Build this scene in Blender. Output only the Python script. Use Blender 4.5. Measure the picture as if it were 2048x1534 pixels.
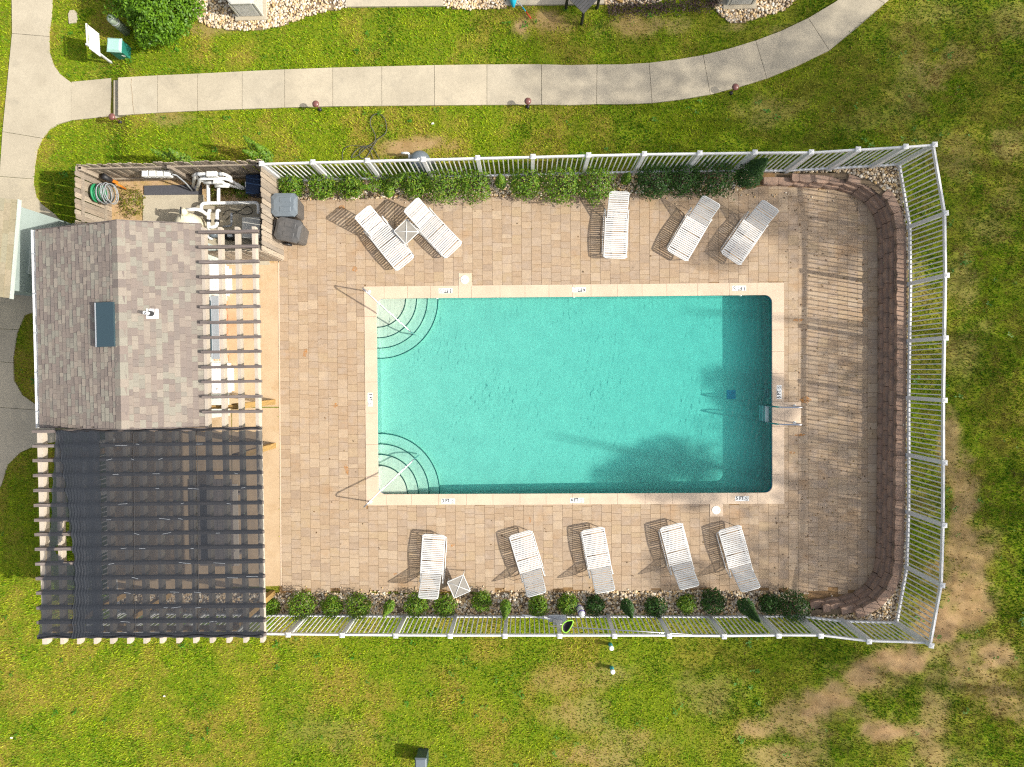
import bpy, math, random
import numpy as np
from mathutils import Vector, Matrix
R = math.radians
random.seed(7)
rng = np.random.default_rng(11)
for o in list(bpy.data.objects):
    bpy.data.objects.remove(o)
S = bpy.context.scene
COL = S.collection

# ------------------------------------------------------------------ camera, sky, sun, exposure
F, CX, CY = 1421.0, 1024.0, 767.0          # focal length and centre of the 2048 x 1534 photograph
NX, NY, CAMH = 1050.0, 745.0, 20.9         # where the plumb line under the drone meets the picture; flying height
_u, _v = (NX - CX) / F, (CY - NY) / F
FWD = Vector((-_u, -_v, -1)).normalized()
RGT = (Vector((1, 0, 0)) - FWD * FWD.x).normalized()
UP = RGT.cross(FWD)
cam = bpy.data.objects.new("camera", bpy.data.cameras.new("camera"))
COL.objects.link(cam)
cam.data.sensor_width = 36.0
cam.data.lens = F / 2048 * 36.0
cam.data.clip_end = 2000
cam.matrix_world = Matrix(((RGT.x, UP.x, -FWD.x, 0), (RGT.y, UP.y, -FWD.y, 0), (RGT.z, UP.z, -FWD.z, CAMH), (0, 0, 0, 1)))
S.camera = cam

SUN_EL, SUN_AZ = R(40), math.atan2(-0.166, 0.986)     # azimuth counted from +x
SUND = Vector((math.cos(SUN_EL) * math.cos(SUN_AZ), math.cos(SUN_EL) * math.sin(SUN_AZ), math.sin(SUN_EL)))
world = bpy.data.worlds.new("World")
S.world = world
world.use_nodes = True
wn = world.node_tree.nodes
sky = wn.new("ShaderNodeTexSky")
sky.sky_type = 'NISHITA'
sky.sun_disc = False
sky.sun_elevation = SUN_EL
sky.sun_rotation = math.pi / 2 - SUN_AZ
sky.dust_density = 4.0
hs = wn.new("ShaderNodeHueSaturation"); hs.inputs["Saturation"].default_value = 0.5
wn["Background"].inputs[1].default_value = 0.15
world.node_tree.links.new(sky.outputs[0], hs.inputs["Color"])
world.node_tree.links.new(hs.outputs[0], wn["Background"].inputs[0])
sun = bpy.data.objects.new("sun", bpy.data.lights.new("sun", 'SUN'))
COL.objects.link(sun)
sun.data.energy = 4.1
sun.data.angle = R(0.7)
sun.data.color = (1.0, 0.945, 0.85)
sun.rotation_euler = SUND.to_track_quat('Z', 'Y').to_euler()
sun.location = (20, -4, 30)
S.view_settings.view_transform = 'Standard'
S.view_settings.look = 'None'
S.view_settings.gamma = 1.0
S.view_settings.exposure = 0.53
S.view_settings.use_curve_mapping = False
S.render.engine = 'CYCLES'
S.cycles.use_denoising = False
S.cycles.denoiser = 'OPENIMAGEDENOISE'
S.cycles.denoising_input_passes = 'RGB_ALBEDO_NORMAL'
S.cycles.max_bounces = 8
S.cycles.transparent_max_bounces = 16
S.cycles.sample_clamp_indirect = 6
S.cycles.filter_width = 1.2

# ------------------------------------------------------------------ helpers
def U(px, py, z=0.0):
    """world x, y of the point at height z that the photograph shows at px, py"""
    d = RGT * ((px - CX) / F) + UP * ((CY - py) / F) + FWD
    t = (z - CAMH) / d.z
    return Vector((d.x * t, d.y * t))

def U3(px, py, z=0.0):
    p = U(px, py, z)
    return Vector((p.x, p.y, z))

def smooth(a, b, x):
    t = np.clip((x - a) / (b - a), 0, 1)
    return t * t * (3 - 2 * t)

def ground_z(x, y):
    return -0.3 * (1 - smooth(-12.7, -11.5, x)) * smooth(-9.5, -4.5, y) + 0.55 * smooth(7.0, 10.4, x)

def gz(p):
    return float(ground_z(p[0], p[1]))

def inside(poly, x, y):
    """vectorised point in polygon"""
    x = np.asarray(x, float); y = np.asarray(y, float)
    r = np.zeros(x.shape, bool)
    n = len(poly)
    for i in range(n):
        x0, y0 = poly[i][0], poly[i][1]
        x1, y1 = poly[(i + 1) % n][0], poly[(i + 1) % n][1]
        if y0 == y1:
            continue
        c = (y0 > y) != (y1 > y)
        r ^= c & (x < (x1 - x0) * (y - y0) / (y1 - y0) + x0)
    return r

_perm = np.random.default_rng(3).random((256, 256))
def vnoise(x, y):
    x = np.asarray(x, float); y = np.asarray(y, float)
    xi = np.floor(x).astype(int); yi = np.floor(y).astype(int)
    fx = x - xi; fy = y - yi
    fx = fx * fx * (3 - 2 * fx); fy = fy * fy * (3 - 2 * fy)
    a = _perm[xi % 256, yi % 256]; b = _perm[(xi + 1) % 256, yi % 256]
    c = _perm[xi % 256, (yi + 1) % 256]; d = _perm[(xi + 1) % 256, (yi + 1) % 256]
    return (a * (1 - fx) + b * fx) * (1 - fy) + (c * (1 - fx) + d * fx) * fy

def fbm(x, y, s=1.0, octs=4):
    v = 0; a = 0.5; t = 0
    for k in range(octs):
        v = v + a * vnoise(x * s + 17.3 * k, y * s + 5.1 * k); t += a; a *= 0.5; s *= 2.03
    return v / t

def tag(o, label=None, cat=None, group=None, kind=None):
    if label: o["label"] = label
    if cat: o["category"] = cat
    if group: o["group"] = group
    if kind: o["kind"] = kind
    return o

def link(o, parent=None):
    COL.objects.link(o)
    if parent is not None:
        o.parent = parent
    return o

def thing(name, label, cat, loc=(0, 0, 0), rz=0.0, group=None, kind=None):
    o = bpy.data.objects.new(name, None)
    o.empty_display_size = 0.2
    o.location = loc
    o.rotation_euler = (0, 0, rz)
    COL.objects.link(o)
    return tag(o, label, cat, group, kind)

def copy_tree(o, parent=None):
    c = o.copy()
    COL.objects.link(c)
    if parent is not None:
        c.parent = parent
    for ch in list(o.children):
        copy_tree(ch, c)
    return c

def inst(name, mesh, parent=None, loc=(0, 0, 0), rot=(0, 0, 0), scale=(1, 1, 1)):
    o = bpy.data.objects.new(name, mesh)
    o.location = loc; o.rotation_euler = rot; o.scale = scale
    return link(o, parent)

class MB:
    """collects shapes and links them as ONE mesh"""
    def __init__(s):
        s.v = []; s.f = []
    def add(s, vs, fs):
        n = len(s.v)
        s.v += [tuple(v) for v in vs]
        s.f += [tuple(i + n for i in f) for f in fs]
        return s
    def box(s, x0, x1, y0, y1, z0, z1, bottom=True):
        vs = [(x0, y0, z0), (x1, y0, z0), (x1, y1, z0), (x0, y1, z0), (x0, y0, z1), (x1, y0, z1), (x1, y1, z1), (x0, y1, z1)]
        fs = [(4, 5, 6, 7), (0, 1, 5, 4), (1, 2, 6, 5), (2, 3, 7, 6), (3, 0, 4, 7)]
        if bottom: fs.append((3, 2, 1, 0))
        return s.add(vs, fs)
    def rbox(s, x0, x1, y0, y1, z0, z1, b=0.01):
        """box with its upper rim chamfered"""
        vs = [(x0, y0, z0), (x1, y0, z0), (x1, y1, z0), (x0, y1, z0),
              (x0, y0, z1 - b), (x1, y0, z1 - b), (x1, y1, z1 - b), (x0, y1, z1 - b),
              (x0 + b, y0 + b, z1), (x1 - b, y0 + b, z1), (x1 - b, y1 - b, z1), (x0 + b, y1 - b, z1)]
        fs = [(8, 9, 10, 11), (3, 2, 1, 0)]
        for i in range(4):
            j = (i + 1) % 4
            fs += [(i, j, j + 4, i + 4), (i + 4, j + 4, j + 8, i + 8)]
        return s.add(vs, fs)
    def beam(s, p, q, w, h, up=(0, 0, 1)):
        """rectangular bar from p to q, w wide, h tall, centred on the line"""
        p = Vector(p); q = Vector(q); d = (q - p).normalized()
        upv = Vector(up)
        sd = d.cross(upv).normalized() if abs(d.dot(upv)) < 0.999 else Vector((1, 0, 0))
        u = sd.cross(d).normalized()
        a = sd * (w / 2); b = u * (h / 2)
        vs = [p - a - b, p + a - b, p + a + b, p - a + b, q - a - b, q + a - b, q + a + b, q - a + b]
        return s.add(vs, [(0, 1, 2, 3), (7, 6, 5, 4), (0, 4, 5, 1), (1, 5, 6, 2), (2, 6, 7, 3), (3, 7, 4, 0)])
    def prism(s, poly, z0, z1, bottom=False, chamfer=0.0):
        n = len(poly)
        area = sum(poly[i][0] * poly[(i + 1) % n][1] - poly[(i + 1) % n][0] * poly[i][1] for i in range(n))
        if area < 0: poly = list(poly)[::-1]
        zf0 = z0 if callable(z0) else (lambda p: z0)
        zf1 = z1 if callable(z1) else (lambda p: z1)
        vs = [(p[0], p[1], zf0(p)) for p in poly] + [(p[0], p[1], zf1(p)) for p in poly]
        fs = [tuple(range(n, 2 * n))] + [(i, (i + 1) % n, n + (i + 1) % n, n + i) for i in range(n)]
        if bottom: fs.append(tuple(range(n - 1, -1, -1)))
        return s.add(vs, fs)
    def tube(s, pts, r, n=8, closed=False, caps=True):
        pts = [Vector(p) for p in pts]
        m = len(pts)
        rs = r if isinstance(r, (list, tuple)) else [r] * m
        base = len(s.v)
        prev = None
        for i, p in enumerate(pts):
            if closed:
                d = pts[(i + 1) % m] - pts[i - 1]
            else:
                d = pts[min(i + 1, m - 1)] - pts[max(i - 1, 0)]
            d.normalize()
            if prev is None:
                ref = Vector((0, 0, 1)) if abs(d.z) < 0.9 else Vector((1, 0, 0))
                a = d.cross(ref).normalized()
            else:
                a = (prev - d * prev.dot(d))
                a = a.normalized() if a.length > 1e-6 else d.orthogonal().normalized()
            prev = a
            b = d.cross(a)
            for k in range(n):
                t = 2 * math.pi * k / n
                s.v.append(tuple(p + (a * math.cos(t) + b * math.sin(t)) * rs[i]))
        rings = m if closed else m - 1
        for i in range(rings):
            j = (i + 1) % m
            for k in range(n):
                l = (k + 1) % n
                s.f.append((base + i * n + k, base + i * n + l, base + j * n + l, base + j * n + k))
        if caps and not closed:
            s.f.append(tuple(base + k for k in range(n - 1, -1, -1)))
            s.f.append(tuple(base + (m - 1) * n + k for k in range(n)))
        return s
    def lathe(s, prof, n=20, c=(0, 0, 0)):
        base = len(s.v)
        for (r, z) in prof:
            for k in range(n):
                t = 2 * math.pi * k / n
                s.v.append((c[0] + r * math.cos(t), c[1] + r * math.sin(t), c[2] + z))
        for i in range(len(prof) - 1):
            for k in range(n):
                l = (k + 1) % n
                s.f.append((base + i * n + k, base + i * n + l, base + (i + 1) * n + l, base + (i + 1) * n + k))
        s.f.append(tuple(base + (len(prof) - 1) * n + k for k in range(n)))
        s.f.append(tuple(base + k for k in range(n - 1, -1, -1)))
        return s
    def mesh(s, name, mat=None, smooth_=False, origin=(0, 0, 0), rz=0.0):
        me = bpy.data.meshes.new(name)
        v = s.v
        if rz or any(origin):
            c, sn = math.cos(-rz), math.sin(-rz)
            v = [((x - origin[0]) * c - (y - origin[1]) * sn, (x - origin[0]) * sn + (y - origin[1]) * c, z - origin[2]) for x, y, z in v]
        me.from_pydata(v, [], s.f)
        if mat: me.materials.append(mat)
        if smooth_: me.shade_smooth()
        me.update()
        return me
    def build(s, name, mat, parent=None, smooth_=False, world=False):
        """world=True: shapes are given in world space and are moved into the parent's own space"""
        if world and parent is not None:
            me = s.mesh(name, mat, smooth_, tuple(parent.location), parent.rotation_euler.z)
        else:
            me = s.mesh(name, mat, smooth_)
        return link(bpy.data.objects.new(name, me), parent)

def np_mesh(name, verts, faces, mat, smooth_=False, attr=None):
    """faces: (n,3) or (n,4) int array"""
    me = bpy.data.meshes.new(name)
    verts = np.asarray(verts, np.float32); faces = np.asarray(faces, np.int32)
    k = faces.shape[1]
    me.vertices.add(len(verts)); me.vertices.foreach_set("co", verts.ravel())
    me.loops.add(faces.size); me.loops.foreach_set("vertex_index", faces.ravel())
    me.polygons.add(len(faces))
    me.polygons.foreach_set("loop_start", np.arange(0, faces.size, k, dtype=np.int32))
    me.polygons.foreach_set("loop_total", np.full(len(faces), k, np.int32))
    me.materials.append(mat)
    me.update(calc_edges=True)
    if smooth_: me.shade_smooth()
    for an, col in (attr or {}).items():
        at = me.attributes.new(an, 'FLOAT_COLOR', 'POINT')
        at.data.foreach_set("color", np.asarray(col, np.float32).ravel())
    return me

# ------------------------------------------------------------------ materials
class NT:
    def __init__(s, name):
        s.m = bpy.data.materials.new(name); s.m.use_nodes = True
        s.t = s.m.node_tree; s.n = s.t.nodes
        s.p = s.n["Principled BSDF"]
        s.geo = s.n.new("ShaderNodeNewGeometry")
    def new(s, typ, **kw):
        x = s.n.new(typ)
        for k, v in kw.items():
            if k.startswith("i_"):
                x.inputs[int(k[2:])].default_value = v
            else:
                setattr(x, k, v)
        return x
    def L(s, a, b):
        s.t.links.new(a, b)
    def noise(s, scale, detail=4, rough=0.55, stretch=None, coord=None):
        n = s.new("ShaderNodeTexNoise")
        n.inputs["Scale"].default_value = scale
        n.inputs["Detail"].default_value = detail
        n.inputs["Roughness"].default_value = rough
        src = coord or s.geo.outputs["Position"]
        if stretch:
            mp = s.new("ShaderNodeMapping"); mp.inputs["Scale"].default_value = stretch
            s.L(src, mp.inputs["Vector"]); src = mp.outputs[0]
        s.L(src, n.inputs["Vector"])
        return n.outputs["Fac"]
    def rng(s, val, a, b, c, d):
        m = s.new("ShaderNodeMapRange")
        s.L(val, m.inputs["Value"])
        for k, x in zip(("From Min", "From Max", "To Min", "To Max"), (a, b, c, d)):
            m.inputs[k].default_value = x
        return m.outputs[0]
    def mix(s, a, b, fac, blend='MIX'):
        m = s.new("ShaderNodeMix", data_type='RGBA', blend_type=blend)
        for sock, val in ((m.inputs[6], a), (m.inputs[7], b)):
            if isinstance(val, (tuple, list)):
                sock.default_value = (*val[:3], 1)
            else:
                s.L(val, sock)
        if isinstance(fac, (int, float)): m.inputs[0].default_value = fac
        else: s.L(fac, m.inputs[0])
        return m.outputs[2]
    def random(s):
        oi = s.new("ShaderNodeObjectInfo")
        a = s.new("ShaderNodeMath", operation='ADD')
        s.L(oi.outputs["Random"], a.inputs[0]); s.L(s.geo.outputs["Random Per Island"], a.inputs[1])
        f = s.new("ShaderNodeMath", operation='FRACT'); s.L(a.outputs[0], f.inputs[0])
        return f.outputs[0]
    def ramp(s, val, cols):
        r = s.new("ShaderNodeValToRGB")
        e = r.color_ramp.elements
        while len(e) < len(cols): e.new(0.5)
        for i, c in enumerate(cols):
            e[i].position = i / max(1, len(cols) - 1); e[i].color = (*c, 1)
        s.L(val, r.inputs[0])
        return r.outputs[0]
    def bump(s, h, strength, dist=0.01):
        b = s.new("ShaderNodeBump"); b.inputs["Strength"].default_value = strength; b.inputs["Distance"].default_value = dist
        s.L(h, b.inputs["Height"]); s.L(b.outputs[0], s.p.inputs["Normal"])

def mat(name, col, rough=0.8, col2=None, s2=1.5, lo=0.4, hi=0.65, cols=None, var=0.12, vs=25.0, grain=0.0, gs=220.0,
        bump=0.0, bs=120.0, metal=0.0, spec=0.35, stretch=None, stain=None, stain_s=0.8, stain_lo=0.6, stain_hi=0.8):
    t = NT(name)
    c = t.ramp(t.random(), cols) if cols else t.mix(col, col, 0.0)
    if col2:
        c = t.mix(c, col2, t.rng(t.noise(s2, 5, 0.6, stretch), lo, hi, 0, 1))
    if var:
        v = t.rng(t.noise(vs, 4, 0.6, stretch), 0.25, 0.75, 1 - var, 1 + var)
        c = t.mix(c, v, 1.0, 'MULTIPLY')
    if grain:
        g = t.rng(t.noise(gs, 2, 0.5), 0.3, 0.7, 1 - grain, 1 + grain)
        c = t.mix(c, g, 1.0, 'MULTIPLY')
    if stain:
        c = t.mix(c, stain, t.rng(t.noise(stain_s, 6, 0.65), stain_lo, stain_hi, 0, 0.8))
    t.L(c, t.p.inputs["Base Color"])
    t.p.inputs["Roughness"].default_value = rough
    t.p.inputs["Metallic"].default_value = metal
    t.p.inputs["Specular IOR Level"].default_value = spec
    if bump: t.bump(t.noise(bs, 4, 0.6, stretch), bump)
    return t.m

def leaf_mat(name, cols, trans=0.25):
    t = NT(name)
    c = t.ramp(t.random(), cols)
    t.L(c, t.p.inputs["Base Color"])
    t.p.inputs["Roughness"].default_value = 0.5
    t.p.inputs["Specular IOR Level"].default_value = 0.3
    tr = t.new("ShaderNodeBsdfTranslucent"); t.L(c, tr.inputs[0])
    mx = t.new("ShaderNodeMixShader", i_0=trans)
    t.L(t.p.outputs[0], mx.inputs[1]); t.L(tr.outputs[0], mx.inputs[2])
    t.L(mx.outputs[0], t.n["Material Output"].inputs[0])
    return t.m

MT = {}
MT['concrete'] = mat("concrete", None, .9, (.35, .305, .225), 0.9, .4, .7, cols=[(.43, .375, .275), (.405, .355, .265), (.445, .385, .28), (.415, .37, .28)], var=.08, vs=14, grain=.08, bump=.15, stain=(.27, .24, .185), stain_s=1.7, stain_lo=.55, stain_hi=.85)
MT['apron'] = mat("tinted_concrete", (.47, .345, .215), .9, (.42, .30, .18), 1.2, var=.07, vs=10, grain=.07, bump=.12, stain=(.34, .21, .09), stain_s=1.6, stain_lo=.54, stain_hi=.85)
MT['coping'] = mat("cast_stone", (.56, .44, .32), .85, (.50, .385, .28), 1.5, var=.05, grain=.06, bump=.1)
MT['paver'] = mat("paver", None, .9, cols=[(.355, .258, .168), (.326, .233, .15), (.385, .286, .188), (.306, .226, .157), (.40, .305, .207), (.336, .245, .163), (.36, .266, .166)],
                  col2=(.36, .28, .21), s2=3, lo=.5, hi=.75, var=.10, vs=9, grain=.13, gs=150, bump=.25, bs=180, stain=(.33, .19, .085), stain_s=.9, stain_lo=.57, stain_hi=.80)
MT['sand'] = mat("joint_sand", (.25, .15, .065), 1, (.17, .105, .055), 3, var=.2, grain=.2)
MT['block'] = mat("wall_block", None, .95, cols=[(.31, .20, .14), (.36, .24, .17), (.28, .18, .128), (.38, .26, .185)], col2=(.23, .165, .125), s2=5, var=.15, vs=18, grain=.18, gs=120, bump=.6, bs=60)
MT['plaster'] = mat("pool_plaster", (.61, .575, .46), .8, (.55, .52, .42), 2.2, var=.06, vs=16, grain=.05, gs=70)
MT['tile_edge'] = mat("dark_step_tile", (.01, .05, .045), .4, var=.1)
MT['tile_blue'] = mat("waterline_tile", None, .25, cols=[(.03, .10, .30), (.05, .16, .42), (.02, .07, .22)], var=.05)
MT['white'] = mat("white_vinyl", (.62, .62, .61), .45, var=.03, vs=5, spec=.4)
MT['white_strap'] = mat("white_strap", None, .5, cols=[(.59, .59, .57), (.55, .55, .53), (.62, .62, .60)], var=.04, vs=30)
MT['white_metal'] = mat("white_painted_metal", (.62, .62, .60), .35, var=.03)
MT['glass_top'] = mat("frosted_table_top", (.27, .25, .215), .15, var=.15, vs=8, spec=.5)
MT['steel'] = mat("stainless_steel", (.62, .62, .64), .18, metal=1.0, var=.05)
MT['wood_old'] = mat("weathered_wood", None, .9, cols=[(.29, .245, .19), (.36, .305, .235), (.20, .165, .13), (.42, .35, .265), (.31, .25, .185), (.25, .215, .175)], col2=(.15, .12, .095), s2=6, lo=.5, hi=.75, var=.15, vs=40, grain=.12, bump=.4, bs=60, stretch=(6, 6, .6))
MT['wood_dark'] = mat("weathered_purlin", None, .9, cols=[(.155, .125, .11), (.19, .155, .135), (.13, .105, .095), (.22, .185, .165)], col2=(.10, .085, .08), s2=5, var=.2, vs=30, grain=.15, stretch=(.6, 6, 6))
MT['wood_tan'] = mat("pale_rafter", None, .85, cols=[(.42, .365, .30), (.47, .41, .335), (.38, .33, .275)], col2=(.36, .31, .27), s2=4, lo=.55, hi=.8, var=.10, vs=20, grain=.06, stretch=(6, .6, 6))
MT['wood_post'] = mat("treated_post", (.36, .22, .07), .85, (.26, .17, .06), 4, var=.2, vs=20, stretch=(6, 6, .6))
MT['shingle'] = mat("roof_shingle", None, .95, cols=[(.218, .178, .150), (.19, .158, .138), (.24, .20, .165), (.275, .24, .195), (.21, .172, .147), (.18, .150, .132), (.235, .22, .18), (.255, .235, .19)],
                    var=.10, vs=60, grain=.2, gs=300, bump=.3, bs=260)
MT['shingle_olive'] = mat("olive_shingle", None, .95, cols=[(.27, .235, .15), (.23, .20, .13), (.30, .25, .17), (.25, .235, .16)], var=.15, vs=20, grain=.18, bump=.3)
MT['siding'] = mat("pale_siding", (.42, .47, .43), .7, var=.05, vs=6)
MT['teal_wall'] = mat("grey_green_wall", (.30, .36, .335), .7, var=.05, vs=4)
MT['brick'] = mat("red_brick", None, .9, cols=[(.36, .15, .07), (.44, .22, .11), (.50, .32, .20), (.30, .12, .06)], var=.15, vs=40, grain=.15)
MT['mortar'] = mat("mortar", (.45, .40, .34), .95, var=.1)
MT['black_box'] = mat("dark_teal_metal", (.035, .065, .08), .35, var=.05, spec=.5)
MT['black'] = mat("black_plastic", (.02, .02, .022), .5, var=.1)
MT['dark_grey'] = mat("dark_grey_plastic", (.07, .07, .07), .45, (.10, .095, .09), 4, var=.1)
MT['grey_blue'] = mat("grey_blue_plastic", (.13, .155, .175), .4, var=.08, spec=.5)
MT['grey'] = mat("grey_plastic", (.30, .32, .34), .5, var=.06)
MT['charcoal'] = mat("charcoal_rubber_mat", (.075, .075, .085), .8, var=.15)
MT['navy'] = mat("navy_plastic", (.012, .03, .075), .4, var=.1)
MT['pvc'] = mat("white_pvc", (.80, .80, .77), .4, (.62, .60, .54), 3, .6, .8, var=.04)
MT['cream'] = mat("cream_fibreglass", (.66, .60, .44), .5, var=.06)
MT['green_box'] = mat("green_plastic", (.02, .17, .13), .4, var=.06, spec=.5)
MT['green_lid'] = mat("pale_green_lid", (.30, .50, .44), .4, var=.06)
MT['grey_green'] = mat("grey_green_metal", (.24, .29, .22), .5, var=.06)
MT['hose'] = mat("dark_hose", (.075, .075, .065), .5, var=.1)
MT['hose_green'] = mat("green_hose", (.02, .22, .09), .5, var=.1)
MT['orange'] = mat("orange_plastic", (.65, .20, .02), .5, var=.1)
MT['brown_cap'] = mat("bronze_lamp", (.16, .065, .055), .35, var=.1, spec=.5)
MT['lime'] = mat("lime_net_frame", (.30, .62, .06), .4, var=.05)
MT['net'] = mat("dark_net", (.05, .04, .045), .9, var=.3, vs=80)
MT['purple'] = mat("purple_print", (.14, .10, .33), .5, var=.05)
MT['cyan'] = mat("turquoise_fabric", (.01, .36, .50), .7, var=.1)
MT['teal_pipe'] = mat("teal_pipe", (.05, .33, .38), .5, var=.08)
MT['red'] = mat("red_plastic", (.55, .05, .02), .4, var=.05)
MT['ink'] = mat("black_ink", (.015, .015, .018), .6, var=0)
MT['marker'] = mat("white_marker_tile", (.80, .80, .76), .3, var=.02)
MT['lid_white'] = mat("skimmer_lid", (.78, .76, .66), .4, var=.03)
MT['ac_metal'] = mat("unit_metal", (.48, .47, .42), .45, var=.05, spec=.5)
MT['ac_fin'] = mat("unit_louvre", (.34, .34, .31), .5, var=.08)
MT['pebble'] = mat("pebble", None, .85, cols=[(.62, .51, .35), (.50, .34, .16), (.42, .34, .26), (.70, .60, .44), (.56, .37, .16), (.38, .30, .21), (.76, .70, .58), (.48, .40, .31), (.62, .43, .20)], var=.1, vs=60)
MT['bed'] = mat("gravel_bed", (.22, .16, .10), 1, (.15, .11, .07), 4, var=.25, vs=40, grain=.2)
MT['bark'] = mat("bark", (.12, .085, .055), .95, (.08, .055, .04), 6, var=.2)
MT['rust'] = mat("rust_stain", (.50, .22, .03), .9, (.36, .13, .02), 9, var=.2, vs=30)
MT['flash'] = mat("white_flashing", (.74, .75, .76), .4, var=.04)
MT['dirt'] = mat("bare_soil", (.44, .30, .17), 1, (.36, .25, .10), 4, var=.2, vs=20, grain=.15, bump=.5, bs=40)
MT['leaf_round'] = leaf_mat("leaf_round", [(.035, .09, .006), (.075, .17, .008), (.13, .25, .012), (.095, .20, .01), (.22, .28, .02), (.055, .13, .008)])
MT['leaf_dark'] = leaf_mat("leaf_dark", [(.015, .05, .008), (.025, .075, .01), (.045, .11, .014), (.03, .085, .012)])
MT['leaf_hedge'] = leaf_mat("leaf_hedge", [(.045, .11, .004), (.09, .20, .006), (.14, .27, .01), (.065, .155, .006)])
MT['leaf_lawn'] = leaf_mat("leaf_lawn", [(.03, .13, .008), (.06, .20, .01), (.09, .24, .02), (.20, .24, .02)])
MT['leaf_weed'] = leaf_mat("leaf_weed", [(.12, .16, .01), (.20, .19, .015), (.07, .12, .01), (.26, .22, .03)])
MT['leaf_tree'] = leaf_mat("leaf_tree", [(.03, .06, .015), (.05, .09, .02), (.07, .11, .025)], .3)
MT['grate'] = mat("drain_grate", (.10, .25, .42), .5, var=.05)
# ------------------------------------------------------------------ outlines shared by several builders
def PX(seq, z=0.0):
    return [U(x, y, z) for x, y in seq]

# front foot of the retaining wall, from its upper left end round to its lower end
WALL_PX = [(1524, 372), (1571, 372), (1603, 375), (1650, 377), (1683, 381), (1706, 389), (1728, 404), (1744, 422), (1753, 443), (1756, 476),
           (1756, 600), (1756, 760), (1754, 920), (1753, 1050), (1751, 1130), (1743, 1154), (1728, 1173), (1704, 1187), (1677, 1194), (1634, 1198), (1616, 1201)]
def resample(pts, step):
    pts = [Vector(p) for p in pts]
    ls = [0]
    for a, b in zip(pts, pts[1:]): ls.append(ls[-1] + (b - a).length)
    n = max(2, int(round(ls[-1] / step)) + 1)
    out = []; j = 0
    for i in range(n):
        t = ls[-1] * i / (n - 1)
        while j < len(pts) - 2 and ls[j + 1] < t: j += 1
        f = (t - ls[j]) / max(1e-9, ls[j + 1] - ls[j])
        out.append(pts[j].lerp(pts[j + 1], f))
    return out
def offset(pts, d):
    """shift an open polyline to its left by d"""
    out = []
    for i, p in enumerate(pts):
        t = (pts[min(i + 1, len(pts) - 1)] - pts[max(i - 1, 0)]).normalized()
        out.append(p + Vector((-t.y, t.x)) * d)
    return out
def soften(pts, k=3):
    for _ in range(k):
        pts = [pts[0]] + [(pts[i - 1] + pts[i] * 2 + pts[i + 1]) / 4 for i in range(1, len(pts) - 1)] + [pts[-1]]
    return pts
WALL = soften(resample(PX(WALL_PX), 0.15), 6)
WALL_BACK = offset(WALL, 0.40)
WALL_MID = offset(WALL, 0.23)
DECK_TOP = PX([(556, 522), (559, 400), (640, 399), (700, 397), (850, 396), (1000, 393), (1150, 390), (1300, 386), (1420, 382), (1480, 380)])
DECK_BOT = PX([(1600, 1192), (1560, 1184), (1400, 1181), (1200, 1183), (1000, 1186), (700, 1186), (562, 1186)])
DECK = DECK_TOP + WALL + DECK_BOT
DECKWALL = DECK_TOP + WALL_BACK + DECK_BOT

# fences: pixel of the top rail at every post, height of the rail
def fence_pts(px, h):
    out = []
    for x, y in px:
        z = h + 0.3
        for _ in range(6):
            p = U(x, y, z); z = gz(p) + h
        out.append(p)
    return out
FT_PX = [(524, 328), (626.6, 325), (735.6, 322), (847, 319.5), (955.5, 316.5), (1066, 314), (1177, 311), (1288.4, 308.5), (1399, 307), (1509, 305.5), (1621.6, 305), (1715, 299.5), (1810, 294), (1868, 290)]
FR_PX = [(1868, 290), (1890, 427), (1891.5, 551), (1889.5, 676), (1887.5, 800.5), (1887.5, 925), (1887, 1050), (1883, 1170), (1861, 1290)]
FB_PX = [(1861, 1290), (1737, 1282), (1640.6, 1270.7), (1556.6, 1270.7), (1447.6, 1272), (1338, 1271), (1228.9, 1271), (1119.4, 1271), (1010, 1271), (900.6, 1271), (792, 1270.5), (685, 1269.5), (577.3, 1268.5), (467, 1267.5), (357, 1266), (250, 1264), (176, 1263)]
H_TOP, H_RIGHT, H_BOT = 1.8, 1.78, 1.62
FT = fence_pts(FT_PX, H_TOP); FR = fence_pts(FR_PX, H_RIGHT); FB = fence_pts(FB_PX, H_BOT)
FR[0] = FT[-1]; FB[0] = FR[-1]
FENCELOOP = FT + FR[1:] + FB[1:] + [Vector((-12.35, -2.0)), Vector((-7.2, -2.0))]

# concrete on the left side, at the lower level
ZL = -0.3
LEFTWALK = PX([(24, -20), (25, 67), (16, 160), (6, 262), (0, 352), (-40, 480), (-60, 610), (120, 610), (120, 440), (109, 428), (82, 407), (72, 392), (67, 364), (70, 329), (74, 301), (85, 277), (98, 260), (118, 248),
               (143, 241), (144, 166), (137, 161), (120, 148), (107, 129), (99, 104), (98.6, 68), (103, 33), (106, -20)], ZL)
LOWWALK = PX([(-60, 610), (120, 610), (120, 622), (76, 622), (50, 630), (35, 665), (27, 715), (28, 760), (45, 790), (76, 812), (110, 820), (110, 884), (76, 889), (40, 905), (15, 930), (3, 970), (-20, 1010), (-60, 1020)], ZL)
WALK_T = [(238, 156), (316, 151.5), (396, 148), (485, 143.5), (570, 139.5), (666, 136), (764, 133.5), (869, 131), (974, 129.5), (1083, 129.3), (1194, 129.8), (1298, 126.5), (1406, 111), (1511, 82), (1612, 42), (1700, -8), (1770, -60)]
WALK_B = [(238, 231), (316, 226), (396, 222), (485, 218.5), (570, 215.5), (666, 213), (764, 212), (869, 211), (974, 210.3), (1083, 209.6), (1193, 208.7), (1304, 206.5), (1420, 189.5), (1533, 157.5), (1650, 110), (1750, 27), (1840, -50)]
SIDEWALK = PX(WALK_T) + PX(WALK_B)[::-1]
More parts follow.
